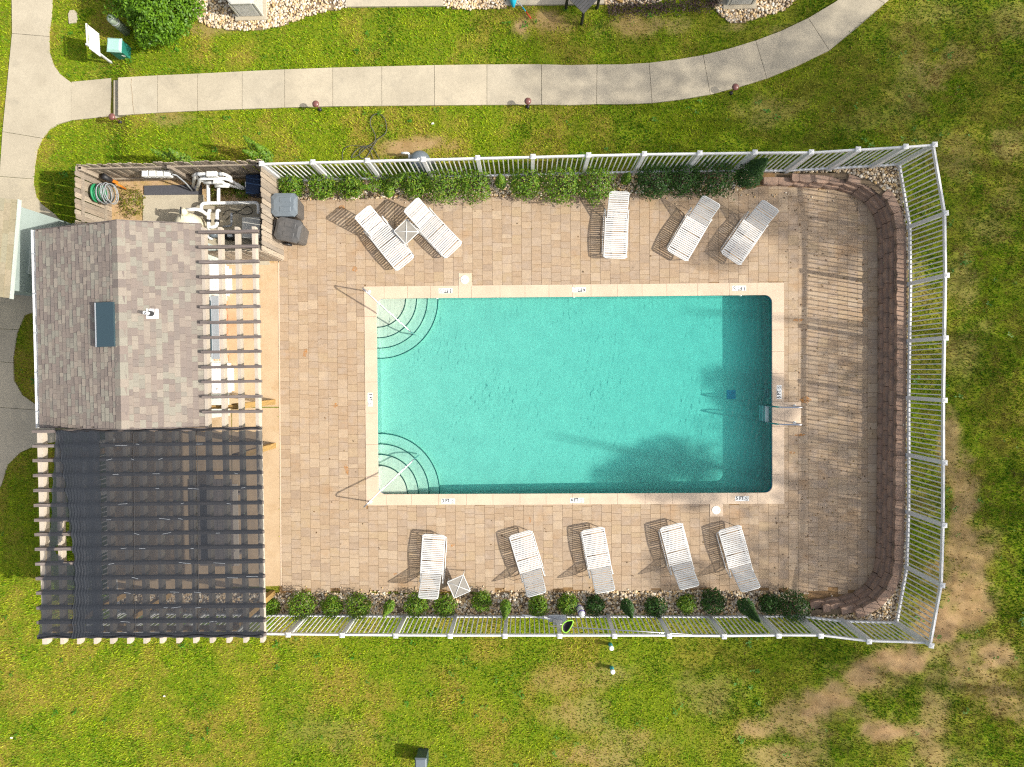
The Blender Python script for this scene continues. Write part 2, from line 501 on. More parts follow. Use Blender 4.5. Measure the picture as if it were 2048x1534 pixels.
LINKWALK = PX([(144, 164), (238, 155), (238, 231), (143, 241)], ZL)
BED_A = PX([(340, -40), (372, 10), (385, 28), (400, 45), (430, 56), (480, 61), (530, 59), (570, 49), (600, 38), (640, 25), (692, 16), (692, -40)])
PATIO_A = PX([(692, -40), (692, 15), (887, 13), (887, -40)])
BED_B = PX([(887, -40), (887, 14), (940, 20), (1012, 16), (1012, -40)])
PATIO_B = PX([(1012, -40), (1012, 12), (1208, 9), (1208, -40)])
BED_C = PX([(1208, -40), (1208, 10), (1260, 12), (1320, 4), (1360, -40)])
BED_D = PX([(1405, -40), (1425, 12), (1443, 32), (1462, 46), (1490, 44), (1530, 32), (1572, 20), (1600, -10), (1610, -40)])
HOUSE_GROUND = PX([(130, 440), (470, 440), (470, 860), (130, 860)])
PERG_FLOOR = PX([(215, 815), (558, 815), (562, 1186), (215, 1186)])
ENCLOSURE = PX([(215, 356), (562, 352), (560, 530), (440, 530), (215, 470)])
ISLE_EXTRA = [HOUSE_GROUND]
APRON = PX([(420, 500), (558, 519), (560, 830), (420, 830)])
HARD = [APRON, DECKWALL, LEFTWALK, LOWWALK, SIDEWALK, LINKWALK, BED_A, PATIO_A, BED_B, PATIO_B, BED_C, BED_D, HOUSE_GROUND, PERG_FLOOR, ENCLOSURE]

# bare soil: pixel centre, half sizes, strength
DIRT_PX = [(1850, 1235, 55, 55, 1), (1905, 1180, 60, 70, .95), (1925, 1100, 55, 50, .8), (1790, 1312, 70, 32, 1), (1715, 1345, 60, 36, .95), (1648, 1398, 60, 42, .95), (1665, 1370, 40, 30, .8), (1760, 1452, 66, 30, 1),
           (1900, 1310, 70, 50, .75), (1960, 1290, 45, 35, .9), (1600, 1430, 50, 40, .65), (1510, 1460, 60, 25, .8), (1880, 890, 18, 80, .75), (1905, 1000, 25, 70, .8), (1850, 1400, 35, 60, .6), (1820, 1490, 45, 45, .7),
           (1990, 1390, 60, 40, .6), (1110, 1360, 50, 30, .30), (1165, 1440, 70, 40, .38), (1205, 1345, 55, 28, .32), (1190, 1515, 110, 30, .5), (1895, 1060, 28, 90, .85), (1900, 970, 22, 60, .8), (1880, 1330, 60, 40, .6), (1560, 1510, 80, 30, .6), (1040, 55, 20, 18, .9), (1090, 38, 45, 22, .7), (838, 292, 62, 20, .9), (1890, 130, 40, 30, .38),
           (1840, 165, 40, 35, .45), (1995, 300, 35, 30, .4), (1995, 425, 30, 40, .3), (1915, 720, 30, 60, .35), (2000, 60, 60, 40, .3), (300, 165, 40, 12, .45), (1480, 52, 40, 14, .6), (1560, 60, 40, 12, .45), (400, 55, 60, 14, .5),
           (1290, 50, 70, 22, .55), (1250, 1490, 90, 40, .35), (1900, 560, 30, 60, .35), (1700, 250, 60, 30, .2), (1880, 320, 60, 40, .25), (1540, 220, 60, 30, .3), (340, 235, 50, 12, .4), (700, 1470, 120, 40, .22), (1420, 1400, 60, 50, .4)]
DIRT = []
for x, y, a, b, s in DIRT_PX:
    p = U(x, y); q = U(x + a, y); DIRT.append((p.x, p.y, a / 68, b / 68, s))
def dirt_mask(x, y):
    m = np.zeros(np.shape(x))
    n = fbm(x, y, 1.1, 5)
    n2 = fbm(x + 40, y - 9, 4.0, 3)
    for cx, cy, a, b, s in DIRT:
        d = np.sqrt(((x - cx) / a) ** 2 + ((y - cy) / b) ** 2)
        m = np.maximum(m, s * (1 - smooth(0.35, 1.35, d + (n - .5) * 1.9 + (n2 - .5) * .9)))
    right = smooth(4, 10, np.asarray(x)) * smooth(.56, .74, fbm(x - 7, y + 3, .55, 5)) * .35
    return np.clip(np.maximum(m, right), 0, 1)
def dry_mask(x, y):
    """yellowed turf"""
    a = fbm(x + 11, y + 2, 0.8, 5)
    b = fbm(x - 31, y + 8, 2.2, 4)
    left = 1 - smooth(-2, 9, np.asarray(x))
    return np.clip(smooth(.42, .66, a * .6 + b * .4) * (.55 + .45 * left), 0, 1)

# ------------------------------------------------------------------ ground
def turf_mat():
    t = NT("turf_soil")
    at = t.new("ShaderNodeVertexColor", layer_name="cover")
    sp = t.new("ShaderNodeSeparateColor"); t.L(at.outputs[0], sp.inputs[0])
    green = t.mix((.17, .21, .010), (.11, .15, .010), t.rng(t.noise(9, 5, .7), .35, .65, 0, 1))
    dry = t.mix(green, (.22, .18, .03), sp.outputs[1])
    soil = t.mix((.385, .255, .13), (.29, .18, .085), t.rng(t.noise(3, 5, .65), .35, .65, 0, 1))
    soil = t.mix(soil, (.20, .16, .06), t.rng(t.noise(30, 4, .7), .52, .75, 0, .7))
    c = t.mix(dry, soil, sp.outputs[0])
    v = t.rng(t.noise(60, 4, .7), .25, .75, .7, 1.3)
    c = t.mix(c, v, 1.0, 'MULTIPLY')
    t.L(c, t.p.inputs["Base Color"])
    t.p.inputs["Roughness"].default_value = 1
    t.p.inputs["Specular IOR Level"].default_value = .1
    t.bump(t.noise(40, 5, .7), .5, .03)
    return t.m
MT['turf'] = turf_mat()

def build_lawn():
    fx = np.arange(-19, 19.01, .125); fy = np.arange(-15, 15.01, .125)
    far = np.array([30, 60, 120, 300.])
    gx = np.concatenate([-far[::-1], fx, far]); gy = np.concatenate([-far[::-1], fy, far])
    X, Y = np.meshgrid(gx, gy, indexing='ij')
    Z = ground_z(X, Y) - .025 + (fbm(X, Y, 1.3, 3) - .5) * .03
    nx, ny = X.shape
    idx = np.arange(nx * ny).reshape(nx, ny)
    q = np.stack([idx[:-1, :-1], idx[1:, :-1], idx[1:, 1:], idx[:-1, 1:]], -1).reshape(-1, 4)
    cx = (X[:-1, :-1] + X[1:, 1:]).ravel() / 2; cy = (Y[:-1, :-1] + Y[1:, 1:]).ravel() / 2
    drop = inside(DECKWALL, cx, cy)
    q = q[~drop]
    x, y = X.ravel(), Y.ravel()
    col = np.zeros((nx * ny, 4)); col[:, 0] = dirt_mask(x, y); col[:, 1] = dry_mask(x, y); col[:, 3] = 1
    me = np_mesh("ground", np.stack([x, y, Z.ravel()], 1), q, MT['turf'], True, {"cover": col})
    tag(link(bpy.data.objects.new("ground", me)), kind='structure')
build_lawn()

def grass_mat():
    t = NT("grass_blades")
    at = t.new("ShaderNodeVertexColor", layer_name="tint")
    sp = t.new("ShaderNodeSeparateColor"); t.L(at.outputs[0], sp.inputs[0])
    g = t.ramp(sp.outputs[0], [(.06, .16, .004), (.145, .30, .006), (.26, .40, .008), (.38, .46, .014)])
    c = t.mix(g, (.48, .45, .04), sp.outputs[1])
    c = t.mix(c, (.30, .18, .07), sp.outputs[2])
    t.L(c, t.p.inputs["Base Color"])
    t.p.inputs["Roughness"].default_value = .6
    t.p.inputs["Specular IOR Level"].default_value = .2
    tr = t.new("ShaderNodeBsdfTranslucent"); t.L(c, tr.inputs[0])
    mx = t.new("ShaderNodeMixShader", i_0=.3)
    t.L(t.p.outputs[0], mx.inputs[1]); t.L(tr.outputs[0], mx.inputs[2])
    t.L(mx.outputs[0], t.n["Material Output"].inputs[0])
    return t.m
MT['grass'] = grass_mat()

def build_grass(n=640000):
    x = rng.uniform(-16.2, 15.4, n); y = rng.uniform(-12.4, 11.9, n)
    keep = np.ones(n, bool)
    jx, jy = x + rng.normal(0, .022, n), y + rng.normal(0, .022, n)
    for p in HARD: keep &= ~inside(p, jx, jy)
    fl = inside(FENCELOOP, x, y) & ~((x < -7.2) & (y > -6.0))
    keep &= ~fl
    x, y = x[keep], y[keep]
    dm = dirt_mask(x, y)
    clump = fbm(x, y, 6, 3)
    keep = rng.random(len(x)) > np.clip(dm * 1.12 + (clump - .5) * .6, 0, .97)
    x, y = x[keep], y[keep]; n = len(x)
    dm = dirt_mask(x, y); dry = dry_mask(x, y)
    ang = rng.uniform(0, 2 * math.pi, n); ln = rng.uniform(.03, .075, n) * (1 - .35 * dm); w = rng.uniform(.008, .022, n)
    lean = rng.uniform(.35, 1.0, n)
    z0 = ground_z(x, y) - .03
    dx, dy = np.cos(ang), np.sin(ang)
    P = np.zeros((n, 3, 3))
    P[:, 0] = np.stack([x - dy * w, y + dx * w, z0], 1)
    P[:, 1] = np.stack([x + dy * w, y - dx * w, z0], 1)
    P[:, 2] = np.stack([x + dx * ln * lean, y + dy * ln * lean, z0 + .02 + ln * np.sqrt(1 - .8 * lean ** 2)], 1)
    big = fbm(x - 3, y + 60, .7, 4); mid = fbm(x + 21, y, 3.5, 3)
    t0 = np.clip(rng.normal(.47, .27, n) + (big - .5) * 1.3 + (mid - .5) * .9 - .18 * smooth(2, 10, x), 0, 1)
    t1 = np.clip(dry * rng.uniform(.1, .85, n) + (rng.random(n) < .07) * .6, 0, 1)
    t2 = np.clip(dm * rng.uniform(.3, 1.1, n) + (rng.random(n) < .06) * .7 + smooth(3, 11, x) * smooth(.48, .7, mid) * .55, 0, 1)
    c = np.ones((n, 3, 4)); c[:, :, 0] = t0[:, None]; c[:, :, 1] = t1[:, None]; c[:, :, 2] = t2[:, None]
    me = np_mesh("lawn_grass", P.reshape(-1, 3), np.arange(3 * n).reshape(n, 3), MT['grass'], False, {"tint": c.reshape(-1, 4)})
    tag(link(bpy.data.objects.new("lawn_grass", me)), kind='stuff')
build_grass()

def build_weeds(m=420):
    """small broad-leaved weeds that break up the turf"""
    x = rng.uniform(-16, 15, m * 2); y = rng.uniform(-12.2, 11.7, m * 2)
    keep = np.ones(len(x), bool)
    for p in HARD: keep &= ~inside(p, x, y)
    keep &= ~(inside(FENCELOOP, x, y) & ~((x < -7.2) & (y > -6.0)))
    keep &= fbm(x, y, .6, 3) > .45
    x, y = x[keep], y[keep]
    V = []
    for cx, cy in zip(x, y):
        k = rng.integers(6, 13); r = rng.uniform(.03, .10); z = float(ground_z(cx, cy)) + .02
        for j in range(k):
            a = rng.uniform(0, 6.28); l = r * rng.uniform(.6, 1.2); w = l * .28
            c, s_ = math.cos(a), math.sin(a); ox, oy = cx + rng.normal(0, r * .5), cy + rng.normal(0, r * .5)
            V += [(ox, oy, z), (ox + c * l * .5 - s_ * w, oy + s_ * l * .5 + c * w, z + .025), (ox + c * l, oy + s_ * l, z + .015), (ox + c * l * .5 + s_ * w, oy + s_ * l * .5 - c * w, z + .025)]
    me = np_mesh("lawn_weeds", np.array(V), np.arange(len(V)).reshape(-1, 4), MT['leaf_lawn'])
    tag(link(bpy.data.objects.new("lawn_weeds", me)), kind='stuff')
build_weeds()

# ------------------------------------------------------------------ paths
def clip_convex(subject, clip):
    """Sutherland-Hodgman; clip is convex and counter-clockwise"""
    out = [tuple(p) for p in subject]
    for i in range(len(clip)):
        a = clip[i]; b = clip[(i + 1) % len(clip)]
        ins = lambda p: (b[0] - a[0]) * (p[1] - a[1]) - (b[1] - a[1]) * (p[0] - a[0]) >= -1e-9
        src, out = out, []
        for k in range(len(src)):
            p, q = src[k - 1], src[k]
            ip, iq = ins(p), ins(q)
            if ip != iq:
                dx, dy = q[0] - p[0], q[1] - p[1]; ex, ey = b[0] - a[0], b[1] - a[1]
                den = dx * ey - dy * ex
                if abs(den) > 1e-12:
                    t = ((a[0] - p[0]) * ey - (a[1] - p[1]) * ex) / den
                    out.append((p[0] + dx * t, p[1] + dy * t))
            if iq: out.append(q)
        if not out: break
    return out
def parea(p):
    return 0.5 * sum(p[i][0] * p[(i + 1) % len(p)][1] - p[(i + 1) % len(p)][0] * p[i][1] for i in range(len(p)))
def shrink(poly, g):
    c = Vector((sum(p[0] for p in poly) / len(poly), sum(p[1] for p in poly) / len(poly)))
    out = []
    for p in poly:
        d = Vector((p[0], p[1])) - c
        out.append(c + d * max(0.0, 1 - g / max(d.length, 1e-6)))
    return out

def build_walks():
    root = thing("sidewalk", None, None, (0, 0, 0), kind='structure')
    T, B = PX(WALK_T), PX(WALK_B)
    fill = MB()
    for i in range(len(T) - 1):
        t0, t1, b0, b1 = T[i], T[i + 1], B[i], B[i + 1]
        g = .006
        wz = lambda p: .55 * float(smooth(7.0, 10.4, p[0]))
        e = (t1 - t0).normalized() * g; f = (b1 - b0).normalized() * g
        tm = (t0 + t1) / 2; bm = (b0 + b1) / 2
        if 0 < i < len(T) - 2 and i > 8:      # the bend: bow the long edges a little
            n = (tm - bm).normalized() * -.02
            tm = tm + n; bm = bm + n
        poly = [t0 + e, b0 + f, bm, b1 - f, t1 - e, tm]
        mb = MB().prism(poly, lambda p: wz(p) - .3, lambda p: wz(p) + .028)
        mb.build("slab", MT['concrete'], root)
        fill.prism([t0, b0, b1, t1], lambda p: wz(p) - .25, lambda p: wz(p) - .08)
    c = soften([U(*q) for q in ((264, 158), (262, 168), (264, 180), (267, 192), (265, 205), (268, 218), (270, 229))], 1)
    MB().tube([(p.x, p.y, .0285) for p in resample(c, .08)], .006, 4).build("crack", MT['bed'], root)
    fill.build("joint_filler", MT['bed'], root)
    st = thing("steps", None, None, (0, 0, 0), kind='structure')
    for k, (xa, xb, top) in enumerate([(222, 236.5, -.135), (236.8, 239, .022)]):
        p = PX([(xa, 157 if k == 0 else 156), (xb, 156), (xb, 231), (xa, 233 if k == 0 else 231)], 0)
        MB().prism(p, -.35, top).build("step", MT['concrete'], st)
    # lower concrete at the left, cut into slabs along its joints
    lw = thing("concrete_path", None, None, (0, 0, 0), kind='structure')
    cuts = [(-40, -40, 140, -22), (-40, 62, 140, 77), (-40, 256, 140, 286), (-40, 350, 140, 364), (-40, 478, 140, 490), (-40, 640, 140, 650)]
    def band(poly, a, b, name, z=ZL, m=MT['concrete']):
        a0, a1 = U(a[0] - 200, a[1] - (a[3] - a[1]) * 200 / (a[2] - a[0]), ZL), U(a[2] + 300, a[3] + (a[3] - a[1]) * 300 / (a[2] - a[0]), ZL)
        b0, b1 = U(b[0] - 200, b[1] - (b[3] - b[1]) * 200 / (b[2] - b[0]), ZL), U(b[2] + 300, b[3] + (b[3] - b[1]) * 300 / (b[2] - b[0]), ZL)
        g = Vector((0, .006))
        c = [b0 + g, b1 + g, a1 - g, a0 - g]
        p = clip_convex(poly, c)
        if len(p) > 2 and abs(parea(p)) > .02:
            MB().prism(p, z - .12, z + .02).build(name, m, lw)
    for a, b in zip(cuts, cuts[1:]): band(LEFTWALK, a, b, "slab")
    cuts2 = [(-60, 590, 100, 590), (-60, 655, 100, 662), (-60, 720, 100, 730), (-60, 810, 100, 822), (-60, 1060, 100, 1060)]
    for a, b in zip(cuts2, cuts2[1:]): band(LOWWALK, a, b, "slab")
    MB().prism(shrink(LINKWALK, .006), ZL - .12, ZL + .02).build("slab", MT['concrete'], lw)
    rd = PX([(-90, -40), (17, -40), (17, 2), (11, 80), (0, 150), (-12, 260), (-30, 400), (-60, 480), (-90, 480)], ZL - .1)
    MB().prism(rd, ZL - .3, ZL - .06).build("driveway", MT['concrete']); tag(bpy.data.objects["driveway"], kind='structure')
    for nm, poly in (("patio", PATIO_A), ("patio", PATIO_B)):
        o = MB().prism(poly, -.1, .05).build(nm, MT['concrete']); tag(o, kind='structure')
    # concrete under the pergola and in front of the pool house
    ap = thing("concrete_apron", None, None, (0, 0, 0), kind='structure')
    for poly in ([(430, 500), (556, 521), (557.5, 813.5), (430, 813.5)], [(214, 815.5), (462, 815.5), (463, 1186), (214, 1186)], [(464, 815.5), (557.6, 815.5), (562, 1172), (465, 1174)]):
        MB().prism(PX(poly), -.12, -.004).build("slab", MT['apron'], ap)
    a, b = U(557.2, 522), U(562.5, 1172)
    MB().beam((a.x, a.y, -.02), (b.x, b.y, -.02), .035, .05).build("edging_strip", MT['coping'], ap)
    hatch = PX([(507, 646), (527, 645), (527, 681), (507, 681)])
    MB().prism(hatch, -.03, .004).build("access_cover", MT['apron'], ap)
build_walks()

# ------------------------------------------------------------------ gravel
def icosa():
    t = (1 + 5 ** .5) / 2
    v = np.array([(-1, t, 0), (1, t, 0), (-1, -t, 0), (1, -t, 0), (0, -1, t), (0, 1, t), (0, -1, -t), (0, 1, -t), (t, 0, -1), (t, 0, 1), (-t, 0, -1), (-t, 0, 1)], float)
    v /= np.linalg.norm(v[0])
    f = np.array([(0, 11, 5), (0, 5, 1), (0, 1, 7), (0, 7, 10), (0, 10, 11), (1, 5, 9), (5, 11, 4), (11, 10, 2), (10, 7, 6), (7, 1, 8), (3, 9, 4), (3, 4, 2), (3, 2, 6), (3, 6, 8), (3, 8, 9), (4, 9, 5), (2, 4, 11), (6, 2, 10), (8, 6, 7), (9, 8, 1)])
    return v, f
def pebbles(name, x, y, z, r0=.022, r1=.048, m=None):
    n = len(x)
    v, f = icosa()
    sc = rng.uniform(r0, r1, (n, 1, 1)) * rng.uniform(.7, 1.25, (n, 1, 3)) * np.array([1.1, 1.1, .7])
    P = v[None] * sc * rng.uniform(.8, 1.15, (n, 12, 1))
    a = rng.uniform(0, 6.283, n); c, s = np.cos(a)[:, None], np.sin(a)[:, None]
    Q = P.copy(); Q[:, :, 0] = P[:, :, 0] * c - P[:, :, 1] * s; Q[:, :, 1] = P[:, :, 0] * s + P[:, :, 1] * c
    Q += np.stack([x, y, z], 1)[:, None, :]
    fs = (f[None] + (np.arange(n) * 12)[:, None, None]).reshape(-1, 3)
    me = np_mesh(name, Q.reshape(-1, 3), fs, m or MT['pebble'])
    return tag(link(bpy.data.objects.new(name, me)), kind='stuff')
def grid_sheet(name, test, x0, x1, y0, y1, res, z, m):
    gx = np.arange(x0, x1, res); gy = np.arange(y0, y1, res)
    X, Y = np.meshgrid(gx, gy, indexing='ij'); nx, ny = X.shape
    idx = np.arange(nx * ny).reshape(nx, ny)
    q = np.stack([idx[:-1, :-1], idx[1:, :-1], idx[1:, 1:], idx[:-1, 1:]], -1).reshape(-1, 4)
    cx = (X[:-1, :-1] + X[1:, 1:]).ravel() / 2; cy = (Y[:-1, :-1] + Y[1:, 1:]).ravel() / 2
    q = q[test(cx, cy)]
    Z = z(X, Y) if callable(z) else np.full(X.shape, z)
    used = np.unique(q); remap = np.zeros(nx * ny, int); remap[used] = np.arange(len(used))
    v = np.stack([X.ravel(), Y.ravel(), Z.ravel()], 1)[used]
    me = np_mesh(name, v, remap[q], m, True)
    return tag(link(bpy.data.objects.new(name, me)), kind='structure')
def bed_test(x, y):
    ok = inside(FENCELOOP, x, y) & ~inside(DECKWALL, x, y)
    ok &= ~inside(PERG_FLOOR, x, y) & ~inside(ENCLOSURE, x, y) & ~((x < -7.15) & (y > -6.2))
    return ok
def wall_base_test(x, y):
    return inside(DECKWALL, x, y) & ~inside(DECK, x, y)
def backfill_test(x, y):
    return inside(DECKWALL, x, y) & ~inside(DECK_TOP + WALL_MID + DECK_BOT, x, y)
grid_sheet("backfill", backfill_test, 6, 12.5, -8, 7, .04, lambda X, Y: ground_z(X, Y) - .02, MT['bed'])
grid_sheet("wall_bedding", wall_base_test, 6, 12.5, -8, 7, .04, -.014, MT['bed'])
def top_bed_test(x, y):
    return inside(BED_A, x, y) | inside(BED_B, x, y) | inside(BED_C, x, y) | inside(BED_D, x, y)
grid_sheet("planting_bed", bed_test, -13, 12.5, -8, 7, .08, lambda X, Y: ground_z(X, Y) - .012, MT['bed'])
grid_sheet("gravel_bed", top_bed_test, -11.5, 9, 9.5, 11.8, .08, lambda X, Y: ground_z(X, Y) + .0, MT['bed'])
def scatter_bed(test, x0, x1, y0, y1, dens):
    n = int((x1 - x0) * (y1 - y0) * dens)
    x = rng.uniform(x0, x1, n); y = rng.uniform(y0, y1, n)
    k = test(x, y); x, y = x[k], y[k]
    k = rng.random(len(x)) < .70 + .5 * (fbm(x, y, 1.4, 3) - .3)
    return x[k], y[k]
x, y = scatter_bed(bed_test, -13, 12.5, -8, 7, 560)
pebbles("bed_pebbles", x, y, ground_z(x, y) + rng.uniform(0, .015, len(x)))
x, y = scatter_bed(top_bed_test, -11.5, 9, 9.6, 11.8, 560)
pebbles("gravel_pebbles", x, y, ground_z(x, y) + .012 + rng.uniform(0, .015, len(x)))
# strays on the paving edge
n = 260
x = rng.uniform(-7, 9, n); y = np.where(rng.random(n) < .5, U(1000, 394).y, U(1000, 1184).y) + rng.normal(0, .07, n)
pebbles("stray_pebbles", x, y, np.full(n, .015), .012, .03)
# ------------------------------------------------------------------ pool deck, pool
TH = R(0.40)                                    # the pool's own axes, turned a little against the picture
cT, sT = math.cos(TH), math.sin(TH)
def toD(p): return Vector((p[0] * cT + p[1] * sT, -p[0] * sT + p[1] * cT))
def D(px, py, z=0.0): return toD(U(px, py, z))
OX0 = (D(728, 572).x + D(733, 1012).x) / 2; OX1 = (D(1568, 566).x + D(1568, 1006).x) / 2
OY1 = (D(728, 572).y + D(1568, 566).y) / 2; OY0 = (D(733, 1012).y + D(1568, 1006).y) / 2
IX0 = (D(752, 596).x + D(754, 991).x) / 2; IX1 = (D(1546, 588).x + D(1546, 986).x) / 2
IY1 = (D(752, 596).y + D(1546, 588).y) / 2; IY0 = (D(754, 991).y + D(1546, 986).y) / 2
def rrect(x0, x1, y0, y1, r, n=8):
    out = []
    for cx, cy, a in ((x1 - r, y1 - r, 0), (x0 + r, y1 - r, 90), (x0 + r, y0 + r, 180), (x1 - r, y0 + r, 270)):
        for k in range(n + 1):
            t = R(a + 90 * k / n); out.append(Vector((cx + r * math.cos(t), cy + r * math.sin(t))))
    return out

def build_deck():
    deck = thing("pool_deck", None, None, (0, 0, 0), TH, kind='structure')
    poly = [tuple(toD(p)) for p in DECK]
    if parea(poly) < 0: poly = poly[::-1]
    pieces = []
    PW = 0.2875
    x = D(558, 700).x + .01
    r = random.Random(5)
    ymax, ymin = 5.6, -6.6
    col = 0
    lens = [.268, .268, .268, .134, .201]
    while x < 10.45:
        y = ymin + r.uniform(0, .25)
        while y < ymax:
            l = r.choice(lens)
            rects = [(x, x + PW, y, y + l)]
            y += l
            # leave the coping free
            res = []
            for (a, b, c, d) in rects:
                if b <= OX0 or a >= OX1 or d <= OY0 or c >= OY1:
                    res.append((a, b, c, d)); continue
                if a < OX0: res.append((a, OX0, c, d))
                if b > OX1: res.append((OX1, b, c, d))
                a2, b2 = max(a, OX0), min(b, OX1)
                if c < OY0: res.append((a2, b2, c, OY0))
                if d > OY1: res.append((a2, b2, OY1, d))
            for (a, b, c, d) in res:
                if b - a < .03 or d - c < .03: continue
                q = [(a, c), (b, c), (b, d), (a, d)]
                p = clip_convex(poly, q)
                if len(p) < 3 or abs(parea(p)) < .006: continue
                pieces.append((abs(parea(p)), p))
        x += PW
        col += 1
    c0 = toD((3.0, 0))
    full = .28 * .26
    pieces.sort(key=lambda t: (-min(t[0], .0745), (sum(q[0] for q in t[1]) / len(t[1]) - c0.x) ** 2 + (sum(q[1] for q in t[1]) / len(t[1]) - c0.y) ** 2))
    g = .0035
    rest = MB()
    for k, (a, p) in enumerate(pieces):
        cx = sum(q[0] for q in p) / len(p); cy = sum(q[1] for q in p) / len(p)
        pts = []
        for q in p:
            pts.append((q[0] - math.copysign(min(g, abs(q[0] - cx)), q[0] - cx), q[1] - math.copysign(min(g, abs(q[1] - cy)), q[1] - cy)))
        h = r.uniform(-.0015, .0015)
        tx, ty = r.uniform(-.006, .006), r.uniform(-.006, .006)
        if k < 300:
            mb = MB().prism([(q[0] - cx, q[1] - cy) for q in pts], -.03, lambda q: h + tx * q[0] + ty * q[1])
            o = mb.build("paver", MT['paver'], deck); o.location = (cx, cy, 0)
        else:
            rest.prism(pts, -.03, lambda q: h + tx * (q[0] - cx) + ty * (q[1] - cy))
    tag(rest.build("pavers", MT['paver'], deck), kind='stuff')
    # sand bed that fills the joints, open over the pool
    inn = rrect(IX0 - .12, IX1 + .12, IY0 - .12, IY1 + .12, .2, 2)
    wb = [tuple(p) for p in DECKWALL]
    def test(x, y):
        u = x * cT + y * sT; v = -x * sT + y * cT
        return inside(wb, x, y) & ~((u > IX0 - .1) & (u < IX1 + .1) & (v > IY0 - .1) & (v < IY1 + .1))
    o = grid_sheet("sand_bed", test, -7.6, 11.2, -6.9, 5.9, .1, -.010, MT['sand'])
    o.parent = deck; o.rotation_euler = (0, 0, -TH); del o["kind"]
    # rust stains: thin irregular films
    for (sx, sy, a, b, w) in [(610, 706, .07, .16, -.2), (671, 811, .10, .07, .5), (693, 938, .07, .2, .35), (790, 1148, .06, .05, 0), (905, 1091, .08, .05, .4), (684, 415, .12, .08, .2), (710, 538, .10, .1, 0), (1597, 640, .18, .06, 0), (1610, 800, .2, .12, .2), (1600, 870, .2, .05, 0), (1060, 1040, .05, .12, 0), (1585, 905, .1, .06, 0)]:
        c = D(sx, sy)
        pts = []
        for k in range(14):
            t = 2 * math.pi * k / 14; q = r.uniform(.55, 1.0)
            u, v = a * q * math.cos(t), b * q * math.sin(t)
            pts.append((c.x + u * math.cos(w) - v * math.sin(w), c.y + u * math.sin(w) + v * math.cos(w)))
        MB().prism(pts, .001, .0035).build("rust_stain", MT['rust_film'], deck)
t = NT("rust_film")
t.p.inputs["Base Color"].default_value = (.52, .20, .02, 1)
t.p.inputs["Roughness"].default_value = .9
tr_ = t.new("ShaderNodeBsdfTransparent"); mx_ = t.new("ShaderNodeMixShader")
t.L(t.rng(t.noise(14, 5, .7), .40, .62, .0, .62), mx_.inputs[0])
t.L(tr_.outputs[0], mx_.inputs[1]); t.L(t.p.outputs[0], mx_.inputs[2]); t.L(mx_.outputs[0], t.n["Material Output"].inputs[0])
MT['rust_film'] = t.m
build_deck()

ZW = -.105                     # water level
def floor_z(x): return -.70 - .32 * (x - IX0) / (IX1 - IX0)

def water_mats():
    t = NT("pool_water")
    t.n.remove(t.p)
    tr = t.new("ShaderNodeBsdfTransparent")
    gl = t.new("ShaderNodeBsdfGlossy"); gl.inputs["Roughness"].default_value = .03
    fr = t.new("ShaderNodeFresnel")
    t.L(t.rng(t.geo.outputs["Backfacing"], 0, 1, 1.33, 1.215), fr.inputs["IOR"])
    b = t.new("ShaderNodeBump"); b.inputs["Strength"].default_value = .5; b.inputs["Distance"].default_value = .02
    a1 = t.noise(6, 3, .5); a2 = t.noise(11, 2, .5, (1, .45, 1))
    amp = t.rng(t.noise(.45, 3, .6), .3, .72, .16, .6)
    t.L(amp, b.inputs["Strength"])
    ad = t.new("ShaderNodeMath", operation='ADD'); t.L(a1, ad.inputs[0]); t.L(a2, ad.inputs[1])
    mp = t.new("ShaderNodeMapping"); mp.inputs["Location"].default_value = (4.0, -1.6, 0)
    t.L(t.geo.outputs["Position"], mp.inputs["Vector"])
    wv = t.new("ShaderNodeTexWave", wave_type='RINGS', rings_direction='Z'); wv.inputs["Scale"].default_value = 1.7; wv.inputs["Distortion"].default_value = 3.5; wv.inputs["Detail"].default_value = 2; wv.inputs["Detail Scale"].default_value = 1.3
    t.L(mp.outputs[0], wv.inputs["Vector"])
    ad2 = t.new("ShaderNodeMath", operation='MULTIPLY_ADD'); t.L(wv.outputs["Fac"], ad2.inputs[0]); ad2.inputs[1].default_value = .16; t.L(ad.outputs[0], ad2.inputs[2])
    t.L(ad2.outputs[0], b.inputs["Height"]); t.L(b.outputs[0], gl.inputs["Normal"]); t.L(b.outputs[0], fr.inputs["Normal"])
    mx = t.new("ShaderNodeMixShader")
    t.L(fr.outputs[0], mx.inputs[0]); t.L(tr.outputs[0], mx.inputs[1]); t.L(gl.outputs[0], mx.inputs[2])
    t.L(mx.outputs[0], t.n["Material Output"].inputs["Surface"])
    v = t.new("ShaderNodeVolumeAbsorption")
    v.inputs["Color"].default_value = (.0, .968, .980, 1); v.inputs["Density"].default_value = 1.0
    sc = t.new("ShaderNodeVolumeScatter"); sc.inputs["Color"].default_value = (.10, .95, .95, 1); sc.inputs["Density"].default_value = .28
    av = t.new("ShaderNodeAddShader"); t.L(v.outputs[0], av.inputs[0]); t.L(sc.outputs[0], av.inputs[1])
    t.L(av.outputs[0], t.n["Material Output"].inputs["Volume"])
    return t.m
MT['water'] = water_mats()

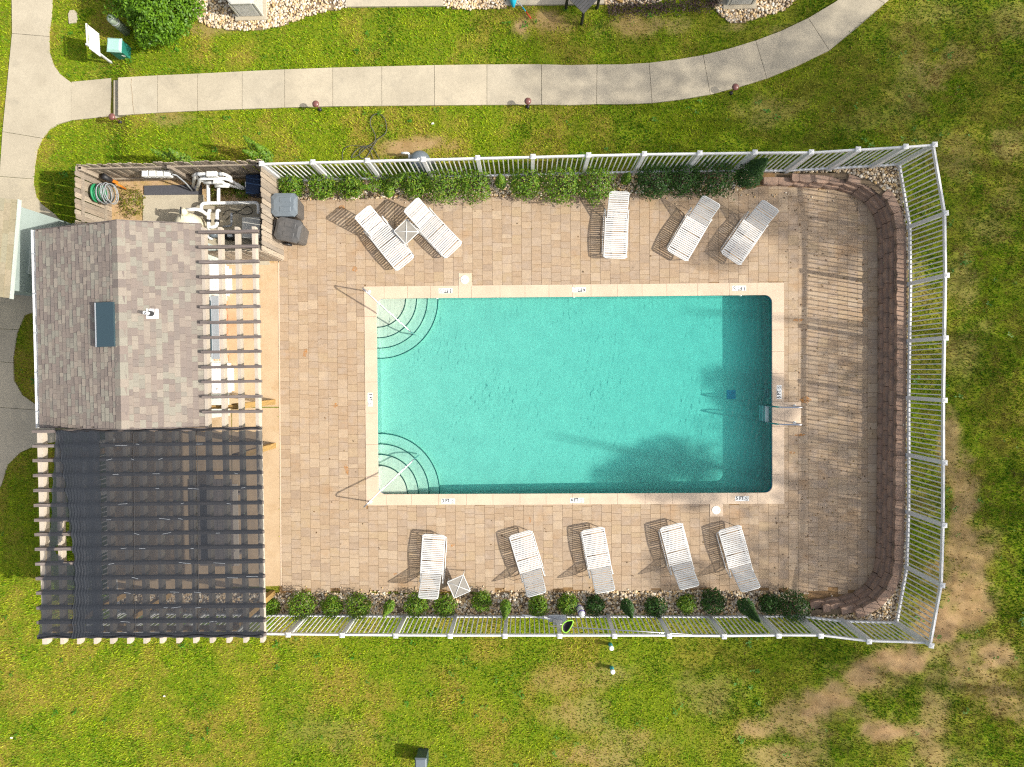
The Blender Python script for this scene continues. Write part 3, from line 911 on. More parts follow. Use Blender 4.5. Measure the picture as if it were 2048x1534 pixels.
def marker(parent, word, x, y, rz):
    """white depth tile: lettering, no-diving sign, a thin caption line"""
    W, Hh = .40, .145
    pl = MB().rbox(-W / 2, W / 2, -Hh / 2, Hh / 2, .011, .0165, .002).build("depth_marker", MT['marker'], parent)
    pl.location = (x, y, 0); pl.rotation_euler = (0, 0, rz)
    tag(pl, "white depth marker reading %s" % word)
    cu = bpy.data.curves.new("lettering", 'FONT')
    cu.body = word; cu.size = .145; cu.align_x = 'LEFT'; cu.align_y = 'CENTER'; cu.offset = .0045; cu.space_character = 1.05
    tmp = bpy.data.objects.new("tmp", cu)
    me = bpy.data.meshes.new_from_object(tmp)
    bpy.data.objects.remove(tmp)
    for vtx in me.vertices: vtx.co.x *= .80
    me.materials.clear(); me.materials.append(MT['ink'])
    inst("lettering", me, pl, (-W / 2 + .018, .006, .0185))
    mb = MB()
    c = (W / 2 - .065, .008)
    ring = [(c[0] + .046 * math.cos(2 * math.pi * k / 20), c[1] + .046 * math.sin(2 * math.pi * k / 20), .0185) for k in range(20)]
    mb.tube(ring, .004, 4, closed=True)
    mb.beam((c[0] - .03, c[1] + .03, .0185), (c[0] + .03, c[1] - .03, .0185), .006, .003)
    mb.beam((c[0] - .022, c[1] - .012, .0185), (c[0] + .012, c[1] + .014, .0185), .012, .003)
    mb.box(c[0] - .048, c[0] + .03, -.062, -.052, .017, .0188)
    mb.build("no_diving_sign", MT['ink'], pl)

def build_pool():
    pool = thing("swimming_pool", None, None, (0, 0, 0), TH, kind='structure')
    ring = rrect(IX0, IX1, IY0, IY1, .24, 8)
    n = len(ring)
    # basin
    vs = [(p.x, p.y, -.045) for p in ring] + [(p.x, p.y, floor_z(p.x)) for p in ring]
    fs = [(i, n + i, n + (i + 1) % n, (i + 1) % n) for i in range(n)] + [tuple(range(n, 2 * n))]
    MB().add(vs, fs).build("basin", MT['plaster'], pool)
    # waterline tile band, a hair inside the wall
    r2 = rrect(IX0 + .004, IX1 - .004, IY0 + .004, IY1 - .004, .236, 8)
    pts = r2 + [r2[0]]
    tb = MB(); seg = resample(pts, .15)
    for a, b in zip(seg, seg[1:]):
        e = (b - a) * .03
        tb.add([(a.x + e.x, a.y + e.y, -.15), (b.x - e.x, b.y - e.y, -.15), (b.x - e.x, b.y - e.y, -.046), (a.x + e.x, a.y + e.y, -.046)], [(0, 1, 2, 3)])
    tag(tb.build("waterline_tiles", MT['tile_blue'], pool), kind='stuff')
    # corner stairs
    for (cx, cy, a0) in ((IX0, IY1, 270), (IX0, IY0, 0)):
        st = None
        for k, (rad, z) in enumerate([(.86, -.215), (1.17, -.34), (1.475, -.46), (1.78, -.58)]):
            arc = [Vector((cx + rad * math.cos(R(a0 + 90 * i / 24)), cy + rad * math.sin(R(a0 + 90 * i / 24)))) for i in range(25)]
            lo = Vector((cx, cy))
            cl = lambda p: Vector((max(IX0 + .002, p.x), min(IY1 - .002, max(IY0 + .002, p.y))))
            poly = [cl(lo)] + [cl(p) for p in arc]
            tread = MB().prism(poly, lambda p: floor_z(p[0]) - .05, z).build("stair_tread", MT['plaster'], pool)
            inner = [cl(Vector((cx, cy)) + (p - Vector((cx, cy))) * ((rad - .024) / rad)) for p in arc]
            outer = [cl(Vector((cx, cy)) + (p - Vector((cx, cy))) * ((rad + .004) / rad)) for p in arc]
            e = MB()
            m = len(arc)
            e.add([(p.x, p.y, z + .004) for p in outer] + [(p.x, p.y, z + .004) for p in inner] + [(p.x, p.y, z - .03) for p in outer],
                  [(i, i + 1, m + i + 1, m + i) for i in range(m - 1)] + [(2 * m + i, 2 * m + i + 1, i + 1, i) for i in range(m - 1)])
            e.build("edge_tile", MT['tile_edge'], tread)
    # floor drain, light, return fittings
    p = D(1462, 789, -1.0)
    dz = floor_z(p.x)
    dr = MB().rbox(p.x - .14, p.x + .14, p.y - .14, p.y + .14, dz - .02, dz + .02, .01).build("floor_drain", MT['grate'], pool)
    mb = MB()
    for k in range(7): mb.box(p.x - .12, p.x + .12, p.y - .115 + k * .035, p.y - .115 + k * .035 + .012, dz + .02, dz + .026)
    mb.build("grate_bars", MT['tile_blue'], dr)
    lx = IX1; ly = D(1534, 786, -.5).y
    MB().tube([(lx - .02, ly + .11 * math.cos(2 * math.pi * k / 18), -.5 + .11 * math.sin(2 * math.pi * k / 18)) for k in range(18)], .012, 6, closed=True).build("pool_lamp_ring", MT['grey'], pool)
    for fx in (874, 1147, 1480):
        q = D(fx, 594, -.2)
        o = MB().lathe([(.05, 0), (.05, .02), (.02, .03)], 12, (0, 0, 0)).build("return_fitting", MT['marker'], pool)
        o.location = (q.x, IY1 - .005, -.17); o.rotation_euler = (R(90), 0, 0)
    # coping slabs
    g = .003; zt = .012
    def slab(poly):
        c = (sum(p[0] for p in poly) / len(poly), sum(p[1] for p in poly) / len(poly))
        o = MB().prism([(p[0] - c[0], p[1] - c[1]) for p in poly], -.05, zt).build("coping_slab", MT['coping'], pool)
        o.location = (c[0], c[1], 0)
    ov = .022      # the lip over the water
    jx0, jx1 = IX0 + .26, IX1 - .46; jy1, jy0 = IY1 - .55, IY0 + .55
    xt = [D(v, 584).x for v in (815, 861, 917, 943, 1000, 1050, 1098, 1145, 1182, 1234.6, 1284, 1333.5, 1395, 1459)]
    xb = [D(v, 999).x for v in (823, 877, 933, 986, 1040, 1092, 1145, 1180, 1235, 1290, 1345, 1400, 1455)]
    for xs, y0, y1 in (([jx0] + xt + [jx1], IY1 - ov, OY1), ([jx0] + xb + [jx1], OY0, IY0 + ov)):
        for a, b in zip(xs, xs[1:]): slab([(a + g, y0), (b - g, y0), (b - g, y1), (a + g, y1)])
    yl = [D(741, v).y for v in (698, 764, 826, 889)]
    yr = [D(1557, v).y for v in (660, 703, 747, 803, 853, 912)]
    for ys, x0, x1 in (([jy1] + yl + [jy0], OX0, IX0 + ov), ([jy1] + yr + [jy0], IX1 - ov, OX1)):
        for a, b in zip(ys, ys[1:]): slab([(x0, a - g), (x1, a - g), (x1, b + g), (x0, b + g)])
    rr = .22
    def arc(cx, cy, a):
        return [(cx + rr * math.cos(R(a + 90 * k / 8)), cy + rr * math.sin(R(a + 90 * k / 8))) for k in range(9)]
    a = IX0 + ov; b = IX1 - ov; c = IY0 + ov; d = IY1 - ov
    slab([(OX0, OY1), (OX0, jy1 + g), (a, jy1 + g)] + arc(a + rr, d - rr, 90)[::-1] + ([] if jx0 - g <= a + rr else []) + [(max(jx0 - g, a + rr + .001), d), (max(jx0 - g, a + rr + .001), OY1)])
    slab([(OX1, OY1), (jx1 + g, OY1), (jx1 + g, d)] + arc(b - rr, d - rr, 0)[::-1] + [(b, jy1 + g), (OX1, jy1 + g)])
    slab([(OX1, OY0), (OX1, jy0 - g), (b, jy0 - g)] + arc(b - rr, c + rr, 270)[::-1] + [(jx1 + g, c), (jx1 + g, OY0)])
    slab([(OX0, OY0), (max(jx0 - g, a + rr + .001), OY0), (max(jx0 - g, a + rr + .001), c)] + arc(a + rr, c + rr, 180)[::-1] + [(a, jy0 - g), (OX0, jy0 - g)])
    # slabs that stand out of the coping: two skimmers, the ladder foot
    for (x0, y0, x1, y1, lid) in ((917, 546, 943, 572, (929.5, 559.5)), (1419.5, 1007, 1445.5, 1033, (1432, 1020)), (1568, 804, 1602, 850, None)):
        p, q = D(x0, y1), D(x1, y0)
        s = MB().rbox(p.x, q.x, p.y, q.y, -.04, .014, .006).build("skimmer_slab" if lid else "ladder_slab", MT['coping'], pool)
        if lid:
            l = D(*lid)
            ld = MB().lathe([(.125, .014), (.125, .024), (.118, .027)], 28, (l.x, l.y, 0)).build("skimmer_lid", MT['lid_white'], s)
            for dx in (-.06, .06):
                MB().lathe([(.012, .0275), (.012, .0285)], 8, (l.x + dx, l.y, 0)).build("finger_hole", MT['ink'], ld)
    for wd, x, y, rz in (("3 FT.", 891, 581.5, 180), ("4 FT.", 1158, 579.5, 180), ("5 FT.", 1478, 576.5, 180), ("3 FT.", 896.5, 1002, 0), ("4 FT.", 1154, 1000.5, 0), ("5 FT.", 1484, 997, 0), ("3 FT.", 740.5, 799, -90), ("5 FT.", 1558, 784, 90)):
        p = D(x, y); marker(pool, wd, p.x, p.y, R(rz))
    # the water body
    w = rrect(IX0 + .001, IX1 - .001, IY0 + .001, IY1 - .001, .239, 8)
    vs = [(p.x, p.y, ZW) for p in w] + [(p.x, p.y, floor_z(p.x) - .30) for p in w]
    wt = MB().add(vs, [tuple(range(n))] + [(i, n + i, n + (i + 1) % n, (i + 1) % n) for i in range(n)] + [tuple(range(2 * n - 1, n - 1, -1))])
    o = wt.build("pool_water", MT['water']); o.rotation_euler = (0, 0, TH); tag(o, kind='structure')
build_pool()

# ------------------------------------------------------------------ retaining wall
def build_wall():
    root = thing("retaining_wall", "curved brown block retaining wall stepping up round the far end of the pool deck", "retaining wall", (U(1756, 760).x, U(1756, 760).y, 0))
    ro = root.location
    BL, BH, SET, DEP = .43, .15, .078, .26
    def station(p):
        best = min(range(len(WALL)), key=lambda i: (WALL[i] - p).length)
        return best
    st = [station(U(*q)) for q in ((1526, 372), (1571, 372), (1683, 381), (1735, 410))]
    en = [station(U(*q)) for q in ((1620, 1201), (1641, 1198), (1663, 1195), (1688, 1192))]
    r = random.Random(2)
    for lvl in range(4):
        path = offset(WALL, SET * lvl)
        path = path[st[lvl]:en[lvl] + 1]
        L = sum((b - a).length for a, b in zip(path, path[1:]))
        n = max(1, int(round(L / BL)))
        fine = resample(path, .01)
        back = offset(soften(fine, 4), DEP if lvl == 3 else .22)
        m = len(fine) - 1
        cuts = [0] + [(k + (.5 if lvl % 2 else 1)) / n for k in range(n if lvl % 2 else n - 1)] + [1]
        for a, b in zip(cuts, cuts[1:]):
            if b - a < .2 / n: continue
            ia, ib = int(a * m), int(b * m)
            gap = Vector(fine[ib] - fine[ia]).normalized() * .006
            fs = [fine[ia] + gap, fine[ia + (ib - ia) // 3], fine[ia + 2 * (ib - ia) // 3], fine[ib] - gap]
            nrm = (back[ia] - fine[ia]).normalized()
            j0, j1 = r.uniform(.014, .024), r.uniform(-.014, -.006)
            fs = [fs[0] + nrm * j0, fs[1] + nrm * j1, fs[2] + nrm * r.uniform(-.014, -.006), fs[3] + nrm * r.uniform(.014, .024)]
            bk = [back[ib] - gap * .6, back[ia] + gap * .6]
            c = (fs[1] + fs[2]) / 2
            zz = lvl * BH - .005
            top = [p + nrm * .008 for p in fs] + bk
            bot = fs + bk
            tz = BH - .004 + r.uniform(-.002, .002)
            vs = [(p.x - c.x, p.y - c.y, 0) for p in bot] + [(p.x - c.x, p.y - c.y, tz) for p in top]
            o = MB().add(vs, [(q, (q + 1) % 6, 6 + (q + 1) % 6, 6 + q) for q in range(6)] + [(6, 7, 8, 9, 10, 11)]).build("block", MT['block'], root)
            o.location = (c.x - ro.x, c.y - ro.y, zz)
build_wall()

# ------------------------------------------------------------------ white picket fences
def build_fence(label, posts, h, skip_first=False, skip_last=False, h_end=None):
    p0 = posts[0]
    root = thing("picket_fence", label, "fence", (p0.x, p0.y, gz(p0)), group=None)
    ro = root.location
    W = .10
    post_me = MB().box(-W / 2, W / 2, -W / 2, W / 2, -.25, h + .03).mesh("post", MT['white'])
    cap = MB()
    cap.box(-.066, .066, -.066, .066, h + .03, h + .055)
    cap.add([(-.066, -.066, h + .055), (.066, -.066, h + .055), (.066, .066, h + .055), (-.066, .066, h + .055), (0, 0, h + .085)], [(0, 1, 4), (1, 2, 4), (2, 3, 4), (3, 0, 4)])
    cap_me = cap.mesh("post_cap", MT['white'])
    bal_me = MB().box(-.0135, .0135, -.0135, .0135, .07, h - .03, False).mesh("baluster", MT['white'])
    rr = random.Random(1)
    n = len(posts)
    for i, p in enumerate(posts):
        t = (posts[min(i + 1, n - 1)] - posts[max(i - 1, 0)])
        a = math.atan2(t.y, t.x)
        if not ((i == 0 and skip_first) or (i == n - 1 and skip_last)):
            po = inst("post", post_me, root, (p.x - ro.x, p.y - ro.y, gz(p) - ro.z), (0, 0, a))
            inst("post_cap", cap_me, po)
        if i == n - 1: break
        q = posts[i + 1]
        za, zb = gz(p) - ro.z, gz(q) - ro.z
        d = (q - p).normalized(); e = d * (W / 2 + .001)
        a3 = Vector((p.x + e.x - ro.x, p.y + e.y - ro.y, za)); b3 = Vector((q.x - e.x - ro.x, q.y - e.y - ro.y, zb))
        for zz, hh in ((h - .03, .09), (.10, .09)):
            MB().beam(a3 + Vector((0, 0, zz)), b3 + Vector((0, 0, zz)), .05, hh).build("rail", MT['white'], root)
        m = int((q - p).length / .131)
        for k in range(1, m):
            f = k / m
            w = p.lerp(q, f)
            inst("baluster", bal_me, root, (w.x - ro.x, w.y - ro.y, za + (zb - za) * f), (rr.uniform(-.004, .004), rr.uniform(-.004, .004), math.atan2(d.y, d.x)))
    return root
build_fence("long white picket fence behind the upper shrub bed, along the lawn beside the sidewalk", FT, H_TOP)
build_fence("white picket fence behind the curved block wall at the far end of the pool", FR, H_RIGHT, skip_first=True)
build_fence("white picket fence behind the lower row of small shrubs, passing under the black shade cloth", FB, H_BOT, skip_first=True)
q0 = FB[-1]
side = [q0, Vector((-12.30, -5.2)), Vector((-12.27, -3.5)), Vector((-12.25, -2.0))]
build_fence("short white picket fence on the outer side of the pergola, under the doubled shade cloth", side, H_BOT, skip_first=True)

# ------------------------------------------------------------------ weathered board fence round the pump yard
def board_run(root, a, b, h, face, z0=0.0, bw=.14):
    """vertical boards from a to b on the outer face; two rails and posts inside (face: +1 = boards to the left of a->b)"""
    ro = root.location
    d = (b - a); L = d.length; d.normalize(); nrm = Vector((-d.y, d.x)) * face
    n = int(L / bw); r = random.Random(int(abs(a.x * 100)))
    ang = math.atan2(d.y, d.x)
    for k in range(n):
        p = a + d * ((k + .5) * L / n) + nrm * .012
        hh = h + r.uniform(-.02, .02)
        w = L / n - .009
        mb = MB().add([(-w / 2, -.009, 0), (w / 2, -.009, 0), (w / 2, .009, 0), (-w / 2, .009, 0), (-w / 2, -.009, hh - .03), (w / 2, -.009, hh - .03), (w / 2, .009, hh - .03), (-w / 2, .009, hh - .03),
                       (-w / 2 + .03, -.009, hh), (w / 2 - .03, -.009, hh), (w / 2 - .03, .009, hh), (-w / 2 + .03, .009, hh)],
                      [(0, 1, 5, 4), (2, 3, 7, 6), (1, 2, 6, 5), (3, 0, 4, 7), (4, 5, 9, 8), (6, 7, 11, 10), (5, 6, 10, 9), (7, 4, 8, 11), (8, 9, 10, 11)])
        o = mb.build("board", MT['wood_old'], root)
        o.location = (p.x - ro.x, p.y - ro.y, z0 - ro.z); o.rotation_euler = (r.uniform(-.012, .012), r.uniform(-.01, .01), ang)
    for zz in (.35, h - .30):
        q0 = a - nrm * .022; q1 = b - nrm * .022
        MB().beam((q0.x, q0.y, z0 + zz), (q1.x, q1.y, z0 + zz), .04, .09).build("rail", MT['wood_old'], root, world=True)
    m = max(2, int(L / 1.8) + 1)
    for k in range(m):
        p = a + d * (L * min(.98, max(.02, k / (m - 1)))) - nrm * .09
        MB().box(p.x - .045, p.x + .045, p.y - .045, p.y + .045, z0 - .1, z0 + h - .05).build("post", MT['wood_old'], root, world=True)
HB = 1.72
EA = U(150, 330, HB); EB = U(521, 321, HB); EC = U(519, 466, HB)
ED = U(558, 521, 0); EC = Vector((EB.x + .02, ED.y))
def build_board_fence():
    root = thing("board_fence", "weathered grey wooden board fence enclosing the pump yard beside the house", "fence", (EB.x, EB.y, 0))
    board_run(root, EA, EB, HB, 1)
    board_run(root, EB, EC, HB, 1)
    board_run(root, U(420, 521, 0) + Vector((0, .0)), EC, HB - .05, -1)
    board_run(root, Vector((EA.x, EA.y - 2.2)), EA, HB, 1)
build_board_fence()

# ------------------------------------------------------------------ pool house
HA = R(0.85)
HO = U(240, 660, 0)
cH, sH = math.cos(HA), math.sin(HA)
def HL(px, py, z=0.0):
    p = U(px, py, z) - HO
    return Vector((p.x * cH + p.y * sH, -p.x * sH + p.y * cH))
XR = (HL(237, 437, 3.75).x + HL(241, 857, 3.75).x) / 2
XE = (HL(403, 462, 3.18).x + HL(409, 852, 3.18).x) / 2
XL = (HL(73, 455, 2.82).x + HL(78, 855, 2.82).x) / 2
YT = (HL(237, 437, 3.75).y * 2 + HL(403, 462, 3.18).y + HL(73, 455, 2.82).y) / 4
YB = (HL(241, 857, 3.75).y + HL(409, 852, 3.18).y + HL(78, 855, 2.82).y) / 3
ZR, ZE, ZLF = 3.75, 3.18, 2.82
XW = HL(455, 640, 0).x          # face of the wall towards the pool

def shingles(root, xe, ze, xr, zr, y0, y1, expo, rnd, limit, mat_, wmin=.10, wmax=.25, reserve=None):
    run = math.hypot(xr - xe, zr - ze)
    ux, uz = (xr - xe) / run, (zr - ze) / run
    nx, nz = (-uz, ux) if xr > xe else (uz, -ux)
    if nz < 0: nx, nz = -nx, -nz
    rows = int(run / expo)
    expo = run / rows
    items = []
    for k in range(rows):
        y = y0 - rnd.uniform(0, .2)
        while y < y1:
            w = rnd.uniform(wmin, wmax)
            a, b = max(y, y0), min(y + w, y1)
            y += w
            if b - a < .05: continue
            th = rnd.choice((.010, .014, .022))
            s0 = k * expo; s1 = min(run, s0 + expo * 1.12)
            def P(s, off, yy): return (xe + ux * s + nx * off, yy, ze + uz * s + nz * off)
            e = .0018
            vs = [P(s0, 0, a + e), P(s0, 0, b - e), P(s0, th, b - e), P(s0, th, a + e), P(s1, .004, a + e), P(s1, .004, b - e)]
            fs = [(0, 1, 2, 3), (3, 2, 5, 4), (0, 3, 4), (1, 5, 2)]
            if xr < xe: fs = [f[::-1] for f in fs]
            items.append(((b - a) * expo, vs, fs))
    items.sort(key=lambda t: -t[0])
    n = 0
    rest = MB()
    for a, vs, fs in items:
        if n < limit:
            MB().add(vs, fs).build("shingle", mat_, root); n += 1
        else:
            rest.add(vs, fs)
    if rest.v: tag(rest.build("shingles", mat_, root), kind='stuff')
    return n

def build_house():
    h = thing("pool_house", "small pool house with brown shingled gable roof and a dark roof vent", "pool house", (HO.x, HO.y, 0), HA)
    y0, y1 = YB + .08, YT - .10
    xl = XL + .35
    # walls: pentagon gable prism with openings left to the joinery in front of it
    def roofz(x): return ZR - (ZR - ZE) * (x - XR) / (XE - XR) if x > XR else ZLF + (ZR - ZLF) * (x - XL) / (XR - XL)
    prof = [(xl, -.35), (XW, -.35), (XW, roofz(XW) - .12), (XR, ZR - .12), (xl, roofz(xl) - .12)]
    vs = [(x, y0, z) for x, z in prof] + [(x, y1, z) for x, z in prof]
    n = 5
    MB().add(vs, [tuple(range(n)), tuple(range(2 * n - 1, n - 1, -1))] + [(i, n + i, n + (i + 1) % n, (i + 1) % n) for i in range(n)]).build("wall", MT['siding'], h)
    # roof deck
    t = .10
    for xe, ze, nm in ((XE, ZE, "roof_slope"), (XL, ZLF, "roof_slope")):
        vs = [(xe, YB, ze - .015), (XR, YB, ZR - .015), (XR, YT, ZR - .015), (xe, YT, ze - .015), (xe, YB, ze - t), (XR, YB, ZR - t), (XR, YT, ZR - t), (xe, YT, ze - t)]
        fs = [(0, 1, 2, 3), (7, 6, 5, 4), (0, 4, 5, 1), (2, 6, 7, 3), (3, 7, 4, 0)]
        if xe > XR: fs = [f[::-1] for f in fs]
        MB().add(vs, fs).build(nm, MT['shingle'], h)
    rnd = random.Random(4)
    roofR, roofL = [c for c in h.children if c.name.startswith("roof_slope")][:2]
    n = shingles(h, XE, ZE, XR, ZR, YB, YT, .128, rnd, 300, MT['shingle'])
    shingles(h, XL, ZLF, XR, ZR, YB, YT, .127, rnd, 300 - n if n < 300 else 0, MT['shingle'])
    # ridge caps
    k = int((YT - YB) / .2)
    for i in range(k):
        a = YB + (YT - YB) * i / k; b = YB + (YT - YB) * (i + 1) / k + .03
        dz1 = .17 * (ZR - ZE) / (XE - XR); dz2 = .17 * (ZR - ZLF) / (XR - XL)
        MB().add([(XR - .17, a, ZR - dz2 + .022), (XR, a, ZR + .026), (XR + .17, a, ZR - dz1 + .022), (XR - .17, b, ZR - dz2 + .012), (XR, b, ZR + .014), (XR + .17, b, ZR - dz1 + .012),
                  (XR - .17, a, ZR - dz2), (XR, a, ZR), (XR + .17, a, ZR - dz1)],
                 [(1, 4, 3, 0), (2, 5, 4, 1), (6, 7, 1, 0), (7, 8, 2, 1)]).build("ridge_cap", MT['shingle'], h)
    # gutter with strap heads on the outer eave
    gz0 = ZLF - .03
    gut = MB()
    prof = [(-.02, .0), (-.02, -.09), (-.12, -.09), (-.13, .01), (-.105, .01), (-.10, -.07), (-.04, -.07), (-.03, .0)]
    vs = [(XL + x, YB - .02, gz0 + z) for x, z in prof] + [(XL + x, YT + .02, gz0 + z) for x, z in prof]
    m = len(prof)
    gut.add(vs, [(i, (i + 1) % m, m + (i + 1) % m, m + i) for i in range(m)] + [tuple(range(m)), tuple(range(2 * m - 1, m - 1, -1))])
    gt = gut.build("gutter", MT['white'], h)
    for yy in np.linspace(YB + .4, YT - .6, 5):
        MB().box(XL - .125, XL + .02, yy - .015, yy + .015, gz0 + .012, gz0 + .022).build("gutter_strap", MT['grey'], gt)
    # drip edges on the gables
    for yy in (YB - .012, YT + .012):
        for xe, ze in ((XE, ZE), (XL, ZLF)):
            MB().beam((xe, yy, ze - .04), (XR, yy, ZR - .04), .02, .11).build("rake_board", MT['wood_dark'], h)
    # long dark roof vent on the outer slope
    a, b = HL(194, 694, 3.65), HL(228, 604, 3.75)
    xa, xb = min(a.x, b.x), XR - .12
    sl = (ZR - ZLF) / (XR - XL)
    za, zb = ZLF + sl * (xa - XL), ZLF + sl * (xb - XL)
    vs = [(xa, a.y, za), (xb, a.y, zb), (xb, b.y, zb), (xa, b.y, za), (xa, a.y, za + .13), (xb, a.y, zb + .09), (xb, b.y, zb + .09), (xa, b.y, za + .13)]
    vs = [(x, y, z - .005 if i < 4 else z) for i, (x, y, z) in enumerate(vs)]
    v = MB().add(vs, [(4, 5, 6, 7), (0, 1, 5, 4), (1, 2, 6, 5), (2, 3, 7, 6), (3, 0, 4, 7)]).build("roof_vent", MT['black_box'], h)
    MB().box(xa - .03, xa - .002, a.y, b.y, za + .06, za + .135).build("vent_lip", MT['grey'], v)
    # plumbing vent
    p = HL(300, 627, 3.6)
    zz = ZR - (ZR - ZE) * (p.x - XR) / (XE - XR)
    sr = (ZR - ZE) / (XE - XR)
    f = MB().add([(p.x - .10, p.y - .12, zz + .10 * sr + .02), (p.x + .16, p.y - .12, zz - .16 * sr + .02), (p.x + .16, p.y + .12, zz - .16 * sr + .02), (p.x - .10, p.y + .12, zz + .10 * sr + .02)], [(0, 1, 2, 3)]).build("vent_flashing", MT['flash'], h)
    MB().lathe([(.075, -.02), (.06, .12), (.058, .15)], 14, (p.x, p.y, zz)).build("vent_boot", MT['black'], f)
    MB().lathe([(.042, .1), (.042, .32), (.036, .32), (.036, .2)], 14, (p.x, p.y, zz)).build("vent_pipe", MT['flash'], f)
    # joinery on the pool side
    def wall_y(py, z): return HL(445, py, z).y
    ya, yb, yc, yd = wall_y(580, 1.0), wall_y(527, 1.0), wall_y(783, 1.0), wall_y(730, 1.0)
    x = XW + .002
    for lo, hi in ((ya, yb), (yc, yd)):
        d = MB().rbox(x, x + .05, lo, hi, .03, 2.05, .003).build("door", MT['white'], h)
        for q in (lo - .07, hi):
            MB().box(x, x + .075, q, q + .07, 0, 2.12).build("door_jamb", MT['white'], d)
        MB().box(x, x + .16, lo, hi, .0, .03).build("threshold", MT['white'], d)
        for zz in (.25, 1.15):
            MB().box(x + .052, x + .058, lo + .12, hi - .12, zz, zz + .7).build("door_panel", MT['white'], d)
        MB().lathe([(.03, 0), (.03, .05), (.015, .06)], 10, (x + .07, lo + .08, 1.0)).build("handle", MT['steel'], d)
    lo, hi = yd + .12, ya - .12
    w = MB().box(x, x + .05, lo + .1, hi - .1, 1.15, 2.0).build("service_window", MT['grey'], h)
    MB().box(x + .052, x + .06, lo + .2, hi - .2, 1.22, 1.93).build("pane", MT['black_box'], w)
    MB().box(x, x + .22, lo + .05, hi - .05, 1.08, 1.13).build("sill", MT['grey'], w)
    MB().box(x, x + .012, lo, hi, .0, 1.02).build("brick_backing", MT['mortar'], h)
    bm = MB(); r = random.Random(9)
    for row in range(13):
        zz = .01 + row * .077; y = lo + (.1 if row % 2 else 0)
        while y < hi - .19:
            bm.box(x + .002, x + .020 + r.uniform(0, .006), y, y + .19, zz, zz + .066); y += .2
    tag(bm.build("bricks", MT['brick'], h), kind='stuff')
    MB().box(x, x + .03, lo + .5, lo + .75, 1.5, 1.78).build("notice_board", MT['purple'], h)
    return h
build_house()

